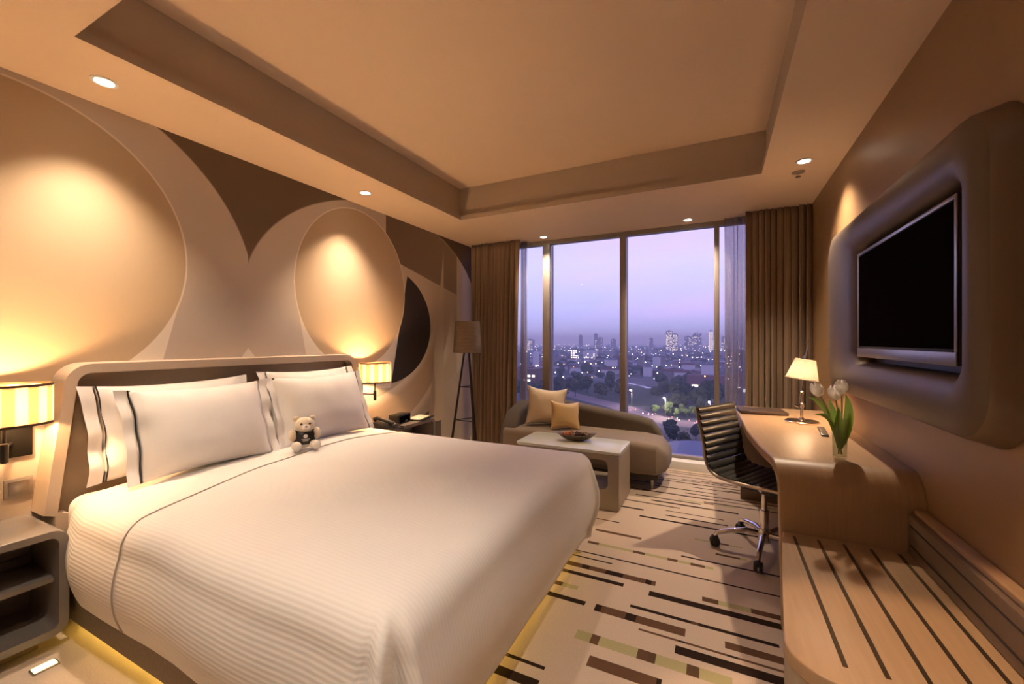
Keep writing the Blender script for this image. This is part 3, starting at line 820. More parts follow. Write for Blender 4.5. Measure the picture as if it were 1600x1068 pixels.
# ------------------------------------------------------------------ floor lamp
fl = thing('floor_lamp', 'tripod floor lamp with taupe drum shade in the corner by the curtain', 'floor lamp', (-2.45, 3.86, 0))
def FW(bm): bm.transform(Matrix.Translation((-2.45, 3.86, 0))); return bm
bm = shade_mesh(0.155, 0.155, 0.135, 0.135, 0.335, 40); bm.transform(Matrix.Translation((0, 0, 1.175))); s = part('shade', FW(bm), M['lampfabric'], fl)
md = s.modifiers.new('thickness', 'SOLIDIFY'); md.thickness = 0.003
apex = [(0.03 * math.cos(R(a)), 0.03 * math.sin(R(a))) for a in (205, 330, 90)]
feet = [(0.20 * math.cos(R(a)), 0.20 * math.sin(R(a))) for a in (205, 330, 90)]
for (ax, ay), (bx, by) in zip(apex, feet):
    bm = NB(); tube(bm, [(ax, ay, 1.21), (bx, by, 0.0)], [0.010, 0.015], 10); part('leg', FW(bm), M['blackmetal'], fl)
def lerp(a, b, f): return a + (b - a) * f
for z in (0.80, 0.44):
    f = 1 - z / 1.21
    ps = [(lerp(a[0], b[0], f), lerp(a[1], b[1], f), z) for a, b in zip(apex, feet)]
    for k in range(3):
        bm = NB(); tube(bm, [ps[k], ps[(k + 1) % 3]], 0.005, 8); part('crossbar', FW(bm), M['blackmetal'], fl)
bm = NB(); lathe(bm, [(0.045, 1.185), (0.045, 1.215), (0.012, 1.22), (0.012, 1.32)], 20); fixn(bm); part('hub', FW(bm), M['blackmetal'], fl)

# ------------------------------------------------------------------ curtains
def curtain(name, label, x0, x1, yc, z0, z1, folds, amp, m, seed, cat='curtain', taper=0.0):
    bm = NB()
    rn = random.Random(seed)
    ph_ = [rn.uniform(0, 6) for _ in range(4)]
    def f(u, v):
        z = z0 + (z1 - z0) * v
        q = u * folds * 2 * PI
        q2 = q + 0.8 * math.sin(u * 9 + ph_[0]) + 0.25 * (1 - v) * math.sin(u * 14 + ph_[2])
        w = 1 - 2 * abs(math.sin(q2 / 2)) ** 0.7
        am = amp * (0.8 + 0.3 * math.sin(u * 13 + ph_[1])) * (1 - 0.35 * v * v)
        x = x0 + (x1 - x0) * u + 0.35 * amp * math.cos(q2) + taper * (1 - v) * u
        return Vector((x, yc + am * w + 0.01 * math.sin(z * 2 + u * 20), z))
    sheet(bm, f, folds * 20, 24)
    o = part(name, bm, m, None, sharp=180)
    md = o.modifiers.new('thickness', 'SOLIDIFY'); md.thickness = 0.002
    tag(o, label, cat)
    return o
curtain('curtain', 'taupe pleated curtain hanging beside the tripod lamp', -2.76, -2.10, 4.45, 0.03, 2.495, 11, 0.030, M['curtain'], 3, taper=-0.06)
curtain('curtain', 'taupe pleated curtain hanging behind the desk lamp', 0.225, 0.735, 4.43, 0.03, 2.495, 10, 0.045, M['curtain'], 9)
curtain('sheer_curtain', 'translucent grey sheer curtain gathered at the right of the window', 0.06, 0.24, 4.57, 0.10, 2.495, 5, 0.022, M['sheer'], 4)
curtain('sheer_curtain', 'narrow translucent sheer gathered beside the left curtain', -2.14, -2.06, 4.57, 0.10, 2.495, 3, 0.018, M['sheer'], 5)

# ------------------------------------------------------------------ chaise sofa
sf = thing('chaise_sofa', 'taupe asymmetric chaise sofa below the window', 'sofa', (-1.2, 4.0, 0))
bm = NB()
rings = []
for x, y0, y1, z0, z1 in ((-1.95, 3.74, 4.22, .14, .42), (-1.2, 3.72, 4.22, .14, .425), (-0.62, 3.70, 4.22, .14, .42), (-0.47, 3.72, 4.22, .14, .40), (-0.405, 3.80, 4.20, .16, .34), (-0.385, 3.86, 4.18, .18, .30)):
    rings.append([(x, a, b) for a, b in rrect(y0, y1, z0, z1, min(.055, (z1 - z0) * .4), 5)])
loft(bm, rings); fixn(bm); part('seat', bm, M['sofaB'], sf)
bm = NB()
rings = []
for x, zt, th, y1 in ((-2.04, .30, .10, 4.36), (-2.02, .48, .16, 4.38), (-1.96, .58, .18, 4.39), (-1.80, .655, .19, 4.40), (-1.45, .655, .19, 4.40), (-1.05, .60, .19, 4.40), (-0.68, .545, .18, 4.40), (-0.58, .52, .17, 4.39), (-0.50, .43, .16, 4.38), (-0.44, .28, .13, 4.36), (-.42, .22, .09, 4.34)):
    rings.append([(x, a, b) for a, b in rrect(y1 - th - .07 * 0, y1, .13, zt, min(.06, (zt - .13) * .35), 5)])
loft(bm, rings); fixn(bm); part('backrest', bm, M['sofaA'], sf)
bm = NB()
rings = []
for y, zt, xa in ((3.74, .30, -1.99), (3.80, .46, -2.0), (3.95, .57, -2.02), (4.25, .64, -2.03)):
    rings.append([(a, y, b) for a, b in rrect(xa, xa + .17, .13, zt, .055, 5)])
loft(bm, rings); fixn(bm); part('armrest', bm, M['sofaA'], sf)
bm = NB(); box(bm, -1.93, -0.46, 3.78, 4.34, .085, .145, .01); part('plinth', bm, M['sofabase'], sf)
for lx, ly in ((-0.52, 3.83), (-0.52, 4.28), (-1.88, 3.83), (-1.88, 4.28)):
    bm = NB(); lathe(bm, [(0.014, 0), (0.018, 0.09)], 12, (lx, ly, 0)); part('leg', bm, M['brushed'], sf)
pillow('cushion', 'large cream square cushion on the chaise sofa', 'cushion', (-1.61, 4.08, 0.615), (R(-6), R(-16), R(-60)), 0.43, 0.42, 0.15, 2.2, M['cream'], flange=0.01, pinch=0.10, group='sofa cushions')
pillow('cushion', 'smaller gold cushion leaning on the cream cushion', 'cushion', (-1.365, 3.97, 0.555), (R(-5), R(-20), R(-55)), 0.31, 0.30, 0.12, 5.5, M['gold'], flange=0.01, pinch=0.10, group='sofa cushions')

# ------------------------------------------------------------------ coffee table
ct = thing('coffee_table', 'low taupe coffee table with glass top and rounded side opening beside the bed', 'coffee table', (-1.1, 3.4, 0))
X0, X1, Y0, Y1 = -1.52, -0.665, 3.17, 3.60
bm = NB()
o = rrect(X0, X1, 0.0, 0.43, 0.03); i = rrect(X0 + .085, X1 - .085, 0.16, 0.385, 0.045)
Q = lambda ps, y: [(a, y, b) for a, b in ps]
loft(bm, [Q(o, Y0 + .004), Q(rrect(X0 + .004, X1 - .004, .004, .426, .027), Y0), Q(i, Y0), Q(i, Y1), Q(rrect(X0 + .004, X1 - .004, .004, .426, .027), Y1), Q(o, Y1 - .004)], loop=True); fixn(bm)
part('frame', bm, M['tablewood'], ct)
bm = NB(); prism(bm, rrect(X0 - .008, X1 + .008, Y0 - .008, Y1 + .008, 0.035), 'z', 0.432, 0.452, 0.003, 2); part('top', bm, M['glasspanel'], ct)
bowl = thing('decorative_bowl', 'boat shaped dark wooden bowl of dried pods on the coffee table', 'bowl', (-1.075, 3.42, 0.452), (0, 0, R(18)))
bm = NB()
def bowlf(u, v):
    a = u * 2 * PI; r = v
    x = 0.165 * math.cos(a) * r; y = 0.072 * math.sin(a) * r
    z = 0.052 * r ** 2.2 + 0.018 * (x / 0.165) ** 4
    return Vector((x, y, z + 0.002))
sheet(bm, bowlf, 40, 10, closed_u=True); bmesh.ops.remove_doubles(bm, verts=bm.verts[:], dist=1e-5)
bo = part('shell', bm, M['wovendark'], bowl, world=False)
md = bo.modifiers.new('thickness', 'SOLIDIFY'); md.thickness = 0.005; md.offset = 1
rb = random.Random(11)
cz = Matrix.Translation((-1.075, 3.42, 0.452)) @ Matrix.Rotation(R(18), 4, 'Z')
for k in range(17):
    fx = -0.105 + 0.21 * (k % 9) / 8; fy = (-0.022 if k < 9 else 0.024) + rb.uniform(-.008, .008)
    kind = 'driedorange' if fx < -0.05 else rb.choice(('driedbrown', 'driedbrown', 'driedtan'))
    bm = NB(); r0 = rb.uniform(.015, .022)
    blob(bm, (0, 0, 0), (r0, r0 * rb.uniform(.7, 1.2), r0 * .75), 2, 0.7, 2.4, 1.0, k * 3.1)
    p = cz @ Vector((fx, fy, 0.046 + rb.uniform(0, .014)))
    o = part('dried_pod', bm, M[kind], None, world=False); o.location = p; o.rotation_euler = (rb.uniform(0, 3), rb.uniform(0, 3), rb.uniform(0, 3))
    lab = {'driedorange': 'orange dried fruit piece heaped in the dark wooden bowl', 'driedbrown': 'dark brown dried pod heaped in the wooden bowl', 'driedtan': 'tan dried pod among the brown ones in the wooden bowl'}[kind]
    tag(o, lab, 'dried pod', 'dried pods in the bowl')

# ------------------------------------------------------------------ desk
dk = thing('desk', 'built in grey oak desk with a waterfall end curving down to the floor', 'desk', (0.45, 3.0, 0))
def desk_x(y):
    pts = [(4.05, .12), (3.79, .134), (3.3, .15), (2.93, .16), (2.5, .20), (2.21, .243), (1.9, .262)]
    for (ya, xa), (yb, xb) in zip(pts[:-1], pts[1:]):
        if yb <= y <= ya:
            return xa + (xb - xa) * (ya - y) / (ya - yb)
    return pts[-1][1]
path = [(4.0 - (4.0 - 2.33) * k / 16, .75) for k in range(17)]
Rr = 0.13
for k in range(1, 11):
    a = R(90 * k / 10); path.append((2.33 - Rr * math.sin(a), .75 - Rr + Rr * math.cos(a)))
for z in (.5, .3, .15, .0): path.append((2.20, z))
bm = NB()
rings = []
TH = 0.042
for k, (y, z) in enumerate(path):
    p0 = path[max(0, k - 1)]; p1 = path[min(len(path) - 1, k + 1)]
    ty, tz = p1[0] - p0[0], p1[1] - p0[1]; L = math.hypot(ty, tz); ny, nz2 = -tz / L, ty / L     # points to the inside
    if nz2 > 0: ny, nz2 = ny, nz2
    ny, nz2 = (tz / L * -1, ty / L)
    xl = desk_x(max(y, 2.2)) + (0.016 * (1 - z / .75) if y < 2.21 else 0)
    xr = XR - .002
    c = 0.005
    iy, iz = y + ny * TH, z + nz2 * TH
    if iz < 0: iz = 0
    rings.append([(xl, y + ny * c, z + nz2 * c), (xl + c, y, z), (xr, y, z), (xr, iy, iz), (xl, iy, iz)])
loft(bm, rings); fixn(bm); part('worktop', bm, M['veneer'], dk)
bm = NB(); box(bm, 0.17, XR - .002, 3.90, 3.94, 0.0, 0.70, .003); part('end_panel', bm, M['veneer_dark'], dk)
bm = NB(); box(bm, XR - .03, XR - .003, 2.26, 3.90, 0.2, 0.70, .003); part('modesty_panel', bm, M['veneer_dark'], dk)

# luggage bench
bn = thing('luggage_bench', 'grey oak luggage bench with dark inlaid strips in the foreground', 'bench', (0.45, 1.7, 0))
def bench_plan(off=0.0):
    pts = [(0.262 + off, 2.196)]
    for k in range(1, 8):
        f = k / 8; pts.append((0.262 + (0.170 - 0.262) * (f ** 0.9) + off, 2.196 + (1.40 - 2.196) * f))
    x0, y0, r = 0.168 + off, 1.27 + off, 0.13
    for k in range(0, 9):
        a = R(180 + 90 * k / 8); pts.append((x0 + r + r * math.cos(a), y0 + r + r * math.sin(a)))
    pts.append((XR - .002, 1.255 + off)); pts.append((XR - .002, 2.196))
    return pts
bm = NB(); prism(bm, bench_plan(), 'z', 0.405, 0.45, 0.006, 3); part('bench_top', bm, M['veneer'], bn)
bm = NB(); prism(bm, bench_plan(0.006), 'z', 0.0, 0.404, 0.004, 1); part('bench_body', bm, mat('bench_side_veneer', (0.33, 0.26, 0.19), 0.4, nscale=6, stretch=(12, 12, 0.8), var=0.15), bn)
for k, x in enumerate((0.297, 0.383, 0.470, 0.557, 0.645)):
    bm = NB(); box(bm, x - .006, x + .006, 1.345, 2.155, 0.4495, 0.4515, .0006, 1); part('inlay_strip', bm, M['bronze'], bn)
# rail at the back of the bench
rl = part('back_rail', (lambda b: box(b, 0.682, XR - .002, 1.0, 2.196, 0.4505, 0.605, .006, 2))(NB()), M['veneer_dark'], bn)
for z in (0.49, 0.565):
    bm = NB(); box(bm, 0.6805, 0.686, 1.01, 2.165, z - .004, z + .004, .001, 1); part('rail_groove', bm, M['blackmetal'], rl)
bm = NB(); box(bm, 0.70, XR - .003, 1.0, 2.19, 0.6055, 0.625, .004, 2); part('rail_cap', bm, M['veneer'], rl)

# ------------------------------------------------------------------ desk things
bd = thing('leather_binder', 'dark brown leather desk folder lying at the far end of the desk', 'folder', (0.30, 3.70, 0.751), (0, 0, R(6)))
bm = NB(); box(bm, -0.155, 0.155, -0.12, 0.12, 0.0, 0.022, .005); part('cover', bm, M['binder'], bd, world=False)
bm = NB(); box(bm, -0.14, 0.148, -0.112, 0.112, 0.005, 0.017, .001); part('pages', bm, M['paper'], bd, world=False)
bm = NB(); box(bm, -0.155, -0.10, -0.12, 0.12, 0.0215, 0.0245, .001); part('spine_flap', bm, M['binder'], bd, world=False)
rm = thing('remote_control', 'slim black remote control on the desk near the vase', 'remote', (0.565, 3.05, 0.751), (0, 0, R(-6)))
bm = NB(); box(bm, -0.018, 0.018, -0.14, 0.14, 0.0, 0.010, .003); part('body', bm, M['black'], rm, world=False)
bm = NB()
for k in range(8):
    for j in (-1, 1): box(bm, j * .008 - .004, j * .008 + .004, -0.10 + k * .026, -0.09 + k * .026, .0098, .0115)
part('buttons', bm, M['plate'], rm, world=False, smooth=False)

dl = thing('desk_lamp', 'chrome desk lamp with glowing pleated cone shade', 'desk lamp', (0.51, 3.38, 0.751))
bm = NB(); lathe(bm, [(0.098, 0), (0.098, 0.006), (0.09, 0.012), (0.02, 0.016), (0.012, 0.03)], 36); fixn(bm); part('base', bm, M['chrome'], dl, world=False)
bm = NB(); lathe(bm, [(0.009, 0.012), (0.009, 0.10), (0.014, 0.105), (0.014, 0.125), (0.008, 0.13), (0.008, 0.19), (0.013, 0.195), (0.013, 0.205), (0.006, 0.21), (0.006, 0.42)], 16); fixn(bm); part('stem', bm, M['chrome'], dl, world=False)
bm = NB(); tube(bm, [(-0.012, 0.0, 0.10), (-0.04, 0, 0.11)], 0.006, 8); part('knob', bm, M['chrome'], dl, world=False)
shm = Matrix.Translation((0, 0, 0.29)) @ Matrix.Rotation(R(9), 4, 'Y')
bm = shade_mesh(0.094, 0.094, 0.058, 0.058, 0.135, 64); bm.transform(shm); s = part('shade', bm, M['deskshade'], dl, world=False)
bm = NB(); tube(bm, [(0, 0, 0.12), (0, 0, 0.155), (0, 0, 0.165), (0, 0, 0.24)], [0.016, 0.014, 0.006, 0.003], 12); bm.transform(shm); part('finial', bm, M['chrome'], s, world=False)
bm = ring_mesh(0.095, 0.095, -0.002, 0.003, 0.001); bm.transform(shm); part('rim', bm, M['paper'], s, world=False)
bm = NB(); blob(bm, (0.005, 0, 0.345), (0.022, 0.022, 0.03), 2, 0.0); part('bulb', bm, M['bulb'], dl, world=False)
l = bpy.data.lights.new('desk_lamp_light', 'POINT'); l.energy = 14; l.color = (1.0, 0.62, 0.34); l.shadow_soft_size = 0.03
lo = bpy.data.objects.new('desk_lamp_light', l); lo.parent = dl; lo.location = (0.005, 0, 0.335); C.objects.link(lo)

vs_ = thing('glass_vase', 'tall clear glass vase holding tulips on the desk', 'vase', (0.505, 2.385, 0.751))
bm = NB(); lathe(bm, [(0.001, 0.002), (0.024, 0.002), (0.027, 0.006), (0.031, 0.19), (0.029, 0.19), (0.0255, 0.016), (0.001, 0.014)], 28, (0, 0, 0), False, False); fixn(bm); part('glass', bm, M['vaseglass'], vs_, world=False)
bm = NB(); lathe(bm, [(0.001, 0.0155), (0.025, 0.0155), (0.0275, 0.10), (0.001, 0.10)], 24, (0, 0, 0), False, False); fixn(bm); part('water', bm, M['vaseglass'], vs_, world=False)
def tulip(tip, label, k, openness=1.0, lean=(0, 0)):
    base = Vector((0.505 + 0.008 * math.cos(k * 2), 2.385 + 0.008 * math.sin(k * 2), 0.775))
    tp = Vector(tip)
    t = thing('tulip', label, 'flower', base, group='tulips in the vase')
    mid = base + (tp - base) * 0.5 + Vector((0.012, 0, 0.02))
    pts = []
    for q in range(9):
        f = q / 8; pts.append(base * (1 - f) ** 2 + mid * 2 * f * (1 - f) + tp * f * f)
    bm = NB(); tube(bm, pts, 0.0032, 8); part('stem', bm, M['stem'], t)
    d = (pts[-1] - pts[-2]).normalized()
    rot = Vector((0, 0, 1)).rotation_difference(d).to_matrix().to_4x4()
    for q in range(6):
        bm = NB()
        def pet(u, v, q=q):
            a = (u - .5) * 1.5 * (1 - 0.75 * max(0, v - .45) / .55)
            prof = math.sin(PI * (0.10 + 0.78 * v)) ** 0.8
            r = (0.026 if q % 2 == 0 else 0.022) * prof * openness + 0.001
            th = a + q * PI / 3
            return Vector((r * math.cos(th), r * math.sin(th), 0.066 * v))
        sheet(bm, pet, 6, 8); bm.transform(Matrix.Translation(tp - d * .004) @ rot); part('petal', bm, M['petal'], t, sharp=180)
    return t
def leaf(bm, pts, w):
    pts = [Vector(p) for p in pts]
    n = 10
    def bez(f): return pts[0] * (1 - f) ** 2 + pts[1] * 2 * f * (1 - f) + pts[2] * f * f
    rows = []
    for q in range(n + 1):
        f = q / n; p = bez(f); d = (bez(min(1, f + .02)) - bez(max(0, f - .02))).normalized()
        side = d.cross(Vector((0.35, -1, 0.2))).normalized(); nn = d.cross(side)
        ww = w * (math.sin(PI * min(1, f * .93 + .07)) ** .8)
        rows.append([bm.verts.new(p - side * ww + nn * ww * .35), bm.verts.new(p), bm.verts.new(p + side * ww + nn * ww * .35)])
    for a, b in zip(rows[:-1], rows[1:]):
        for j in range(2): bm.faces.new((a[j], a[j + 1], b[j + 1], b[j]))
    return bm
T1 = tulip((0.425, 2.36, 1.045), 'white tulip nodding to the left of the vase', 0)
T2 = tulip((0.478, 2.33, 1.035), 'white tulip in the middle of the vase bunch', 1)
T3 = tulip((0.512, 2.39, 1.055), 'white tulip standing tallest at the right of the bunch', 2)
for t, pts, w in ((T1, [(0.50, 2.385, .80), (0.47, 2.37, 1.02), (0.375, 2.35, 1.035)], .013), (T1, [(0.50, 2.38, .80), (0.485, 2.36, .98), (0.40, 2.33, .955)], .011),
                  (T2, [(0.505, 2.385, .80), (0.49, 2.35, .95), (0.455, 2.34, 1.03)], .017), (T2, [(0.505, 2.385, .80), (0.50, 2.37, .9), (0.49, 2.33, 1.0)], .018),
                  (T3, [(0.51, 2.385, .80), (0.565, 2.39, .95), (0.525, 2.38, 1.055)], .022), (T3, [(0.51, 2.39, .80), (0.55, 2.40, .90), (0.54, 2.40, .99)], .016)):
    bm = NB(); leaf(bm, pts, w); part('leaf', bm, M['leaf'], t, sharp=180)

# ------------------------------------------------------------------ office chair
ch = thing('office_chair', 'black ribbed leather swivel chair at the desk', 'office chair', (0.258, 2.97, 0), (0, 0, R(-30)))
prof = [(-0.315, .87), (-0.285, .75), (-0.262, .64), (-0.25, .555), (-0.225, .495), (-0.175, .462), (-0.09, .452), (0.03, .455), (0.13, .462), (0.19, .462), (0.215, .452)]
def cr_(ps, n):
    out = []
    V = [Vector((p[0], 0, p[1])) for p in ps]; V = [V[0] * 2 - V[1]] + V + [V[-1] * 2 - V[-2]]
    for i in range(1, len(V) - 2):
        for k in range(n):
            t_ = k / n; a, b, c, d = V[i - 1], V[i], V[i + 1], V[i + 2]
            out.append(0.5 * ((2 * b) + (c - a) * t_ + (2 * a - 5 * b + 4 * c - d) * t_ ** 2 + (3 * b - a - 3 * c + d) * t_ ** 3))
    out.append(V[-2]); return out
cp = cr_(prof, 12)
lens = [0]
for a, b in zip(cp[:-1], cp[1:]): lens.append(lens[-1] + (b - a).length)
def at_len(s):
    for i in range(len(cp) - 1):
        if lens[i + 1] >= s:
            f = (s - lens[i]) / (lens[i + 1] - lens[i]); p = cp[i].lerp(cp[i + 1], f); d = (cp[i + 1] - cp[i]).normalized(); return p, d
    return cp[-1], (cp[-1] - cp[-2]).normalized()
HW = 0.215
NR = 19
seg = lens[-1] / NR
for k in range(NR):
    rings = []
    s0, s1 = k * seg + .0012, (k + 1) * seg - .0012
    n = 7
    sec = []
    for q in range(n):
        f = q / (n - 1); p, d = at_len(s0 + (s1 - s0) * f); nrm = Vector((-d.z, 0, d.x))
        sec.append((p, nrm, 0.006 + 0.010 * math.sin(PI * f) ** .6))
    loop_ = [p + nr_ * h for p, nr_, h in sec] + [p - nr_ * h * .8 for p, nr_, h in reversed(sec)]
    for yy in (-HW, -HW * .5, 0, HW * .5, HW):
        rings.append([Vector((p.x, yy, p.z)) for p in loop_])
    bm = NB(); loft(bm, rings); fixn(bm); part('padded_rib', bm, M['leather'], ch, world=False)
for s in (-1, 1):
    bm = NB(); tube(bm, [Vector((p.x, s * (HW + .006), p.z)) for p in cp], 0.010, 10); part('side_frame', bm, M['brushed'], ch, world=False)
for z0, xx in ((.452 - .03, 0.0), ):
    bm = NB(); box(bm, -0.10, 0.10, -0.07, 0.07, .375, .43, .01); part('tilt_mechanism', bm, M['black'], ch, world=False)
    for x2 in (-0.08, 0.08):
        bm = NB(); tube(bm, [(x2, -HW - .004, .447), (x2, -.1, .425), (x2, .1, .425), (x2, HW + .004, .447)], .010, 8); part('seat_stretcher', bm, M['chrome'], ch, world=False)
bm = NB(); lathe(bm, [(0.024, .13), (0.024, .26), (0.016, .262), (0.016, .38)], 18); fixn(bm); part('gas_column', bm, M['chrome'], ch, world=False)
bm = NB(); lathe(bm, [(0.036, .07), (0.036, .135), (0.028, .15)], 20); fixn(bm); part('base_hub', bm, M['chrome'], ch, world=False)
for k in range(5):
    a = R(72 * k + 187 + 30)
    c, s = math.cos(a), math.sin(a)
    bm = NB(); tube(bm, [(c * r, s * r, z) for r, z in ((.02, .115), (.10, .125), (.20, .105), (.262, .085), (.275, .066))], [.017, .017, .015, .013, .011], 10)
    lg = part('base_arm', bm, M['chrome'], ch, world=False)
    for o_ in (-1, 1):
        bm = NB(); lathe(bm, [(0.027, -.008), (0.030, -.004), (0.030, .004), (0.027, .008)], 18); bm.transform(Matrix.Translation((c * .275 - s * o_ * .014, s * .275 + c * o_ * .014, .030)) @ Matrix.Rotation(a + PI / 2, 4, 'Z') @ Matrix.Rotation(R(90), 4, 'Y')); fixn(bm)
        part('caster_wheel', bm, M['black'], lg, world=False)
    bm = NB(); box(bm, -0.02, 0.02, -0.012, 0.012, .035, .068, .006); bm.transform(Matrix.Translation((c * .275, s * .275, 0)) @ Matrix.Rotation(a, 4, 'Z')); part('caster_hood', bm, M['black'], lg, world=False)

# ------------------------------------------------------------------ television and its moulded surround
ts = thing('tv_surround', 'moulded taupe rounded wall surround framing the television', 'tv surround', (XR, 2.5, 1.0))
xf = 0.665
YA, YZ, ZA, ZZ = 1.585, 3.46, 0.995, 1.965
OYA, OYZ, OZA, OZZ = 1.70, 2.79, 1.185, 1.775
def RL(y0, y1, z0, z1, r, x, seg=8): return [(x, a, b) for a, b in rrect(y0, y1, z0, z1, r, seg)]
bm = NB()
loft(bm, [RL(YA - .01, YZ + .06, ZA - .02, ZZ + .02, .17, XR - .001), RL(YA - .004, YZ + .03, ZA - .01, ZZ + .01, .165, xf + .05), RL(YA, YZ, ZA, ZZ, .16, xf + .012), RL(YA + .008, YZ - .02, ZA + .008, ZZ - .008, .155, xf + .001)], False, False); fixn(bm)
part('side_band', bm, M['tvrim'], ts)
bm = NB()
def mixr(f, x, r): 
    return RL(lerp(YA + .008, OYA, f), lerp(YZ - .02, OYZ, f), lerp(ZA + .008, OZA, f), lerp(ZZ - .008, OZZ, f), r, x)
loft(bm, [mixr(0, xf + .001, .155), mixr(.10, xf - .012, .15), mixr(.35, xf - .026, .13), mixr(.65, xf - .028, .105), mixr(.85, xf - .018, .085), mixr(.95, xf - .002, .07), mixr(1.0, xf + .022, .06), mixr(1.0, xf + .075, .06)], False, False); fixn(bm)
part('front_moulding', bm, M['tvsurround'], ts, sharp=60)
bm = NB(); loft(bm, [mixr(.99, xf + .072, .06), mixr(.99, xf + .09, .06)]); fixn(bm); part('recess_back', bm, M['black'], ts)
XT = xf - 0.030
tv = thing('television', 'flat black television set into the moulded wall surround', 'television', (xf + .05, 2.24, 1.2))
bm = NB(); box(bm, XT + .022, XT + .068, 1.735, 2.735, 1.215, 1.745, .006); part('casing', bm, M['black'], tv)
bm = NB(); box(bm, XT + .0195, XT + .0225, 1.755, 2.715, 1.268, 1.727, .001, 1); part('screen', bm, M['screen'], tv)
bm = NB(); box(bm, XT + .016, XT + .0225, 1.735, 2.735, 1.215, 1.258, .003); part('lower_bezel', bm, M['brushed'], tv)
bm = NB(); box(bm, XT + .018, XT + .0225, 1.735, 1.752, 1.258, 1.745, .002); part('side_bezel', bm, M['brushed'], tv)
bm = NB(); box(bm, XT + .018, XT + .0225, 2.718, 2.735, 1.258, 1.745, .002); part('side_bezel', bm, M['brushed'], tv)
bm = NB(); box(bm, XT + .018, XT + .0225, 1.752, 2.718, 1.730, 1.745, .002); part('upper_bezel', bm, M['brushed'], tv)

# ------------------------------------------------------------------ the city outside, far below the window
ZG = -36.0
rc = random.Random(21)
def m_ground():
    m, nt, b = newmat('dusk_ground')
    g = G(nt)
    t = nt.nodes.new('ShaderNodeTexCoord')
    n = nt.nodes.new('ShaderNodeTexNoise'); n.inputs['Scale'].default_value = 0.02; n.inputs['Detail'].default_value = 8; n.inputs['Roughness'].default_value = 0.7
    nt.links.new(t.outputs['Object'], n.inputs['Vector'])
    c = g.mix(g.ss(n.outputs['Fac'], 0.38, 0.62), (0.02, 0.032, 0.03), (0.11, 0.11, 0.125))
    nt.links.new(c, b.inputs['Base Color']); b.inputs['Roughness'].default_value = 0.95
    return m
bm = NB(); f = bm.faces.new([bm.verts.new(p) for p in ((-5000, 20, ZG), (4000, 20, ZG), (4000, 9000, ZG), (-5000, 9000, ZG))])
struct('ground', bm, m_ground(), 'dark city ground stretching to the horizon', smooth=False)
M['asphalt'] = mat('road_asphalt', (0.16, 0.13, 0.13), 0.8, var=0.2, nscale=0.3)
M['grassfield'] = mat('dusk_field', (0.035, 0.05, 0.03), 0.95, var=0.5, nscale=0.08)
M['treecrown'] = mat('dark_foliage', (0.022, 0.035, 0.018), 0.9, var=0.6, nscale=0.8, bump=0.6)
M['treelit'] = mat('lamplit_foliage', (0.06, 0.10, 0.03), 0.9, var=0.6, nscale=0.8, bump=0.6)  # brighter copy of the dark foliage, lamp light put into the colour
M['trunk'] = mat('bark', (0.05, 0.035, 0.025), 0.9)
M['concrete'] = mat('grey_concrete', (0.22, 0.21, 0.22), 0.85, var=0.2, nscale=0.2)
M['brickred'] = mat('brown_facade', (0.12, 0.07, 0.06), 0.85, var=0.2, nscale=0.2)
M['roofred'] = mat('dark_red_roof', (0.10, 0.045, 0.045), 0.8, var=0.3, nscale=0.3)
M['roofblue'] = mat('blue_metal_roof', (0.05, 0.08, 0.16), 0.5, var=0.15, nscale=0.3)
M['whitewall'] = mat('white_render', (0.55, 0.55, 0.58), 0.85, var=0.1, nscale=0.3)
M['litwin'] = emit('lit_window', (1.0, 0.86, 0.66), 1.3)
M['litwhite'] = emit('lit_facade', (0.95, 0.95, 0.9), 1.5)
M['litorange'] = emit('orange_light', (1.0, 0.45, 0.15), 5)
M['litcool'] = emit('cool_light', (0.8, 0.9, 1.0), 5)
M['litred'] = emit('tail_light', (1.0, 0.15, 0.2), 4)
def m_water():
    m, nt, b = newmat('canal_water')
    b.inputs['Base Color'].default_value = (0.05, 0.06, 0.08, 1); b.inputs['Roughness'].default_value = 0.12; b.inputs['Metallic'].default_value = 0.6
    n = nt.nodes.new('ShaderNodeTexNoise'); n.inputs['Scale'].default_value = 0.5
    g = G(nt); nt.links.new(g.mix(n.outputs['Fac'], (0.5, 0.55, 0.65), (0.8, 0.82, 0.9)), b.inputs['Base Color'])
    return m
M['water'] = m_water()
def ribbon(pts, w, z):
    bm = NB(); pts = [Vector((p[0], p[1], z)) for p in pts]; rows = []
    for i, p in enumerate(pts):
        d = (pts[min(i + 1, len(pts) - 1)] - pts[max(0, i - 1)]).normalized(); n = Vector((-d.y, d.x, 0))
        rows.append((bm.verts.new(p + n * w / 2), bm.verts.new(p - n * w / 2)))
    for a, b in zip(rows[:-1], rows[1:]): bm.faces.new((a[0], a[1], b[1], b[0]))
    fixn(bm); return bm
bm = NB(); bm.faces.new([bm.verts.new((x, y, ZG + .05)) for x, y in ((-86, 225), (-48, 248), (-26, 250), (-35, 334), (-57, 353), (-150, 400))]); fixn(bm)
struct('field', bm, M['grassfield'], 'dark open field beyond the road', smooth=False)
struct('road', ribbon([(-110, 300), (-69, 259), (-54, 246), (-42, 231), (-31, 216), (-19, 206), (-5, 202), (19, 204), (60, 214)], 15, ZG + .10), M['asphalt'], 'road curving through the dusk below the window', smooth=False)
o = part('canal', ribbon([(-167, 436), (-119, 372)], 5, ZG + .3), M['water'], None); tag(o, 'bright strip of water at the left beyond the field', 'canal')
o = part('canal', ribbon([(-129, 454), (-77, 386), (-61, 369), (-49, 347)], 5, ZG + .3), M['water'], None); tag(o, 'bright strip of water crossing behind the middle mullion', 'canal')

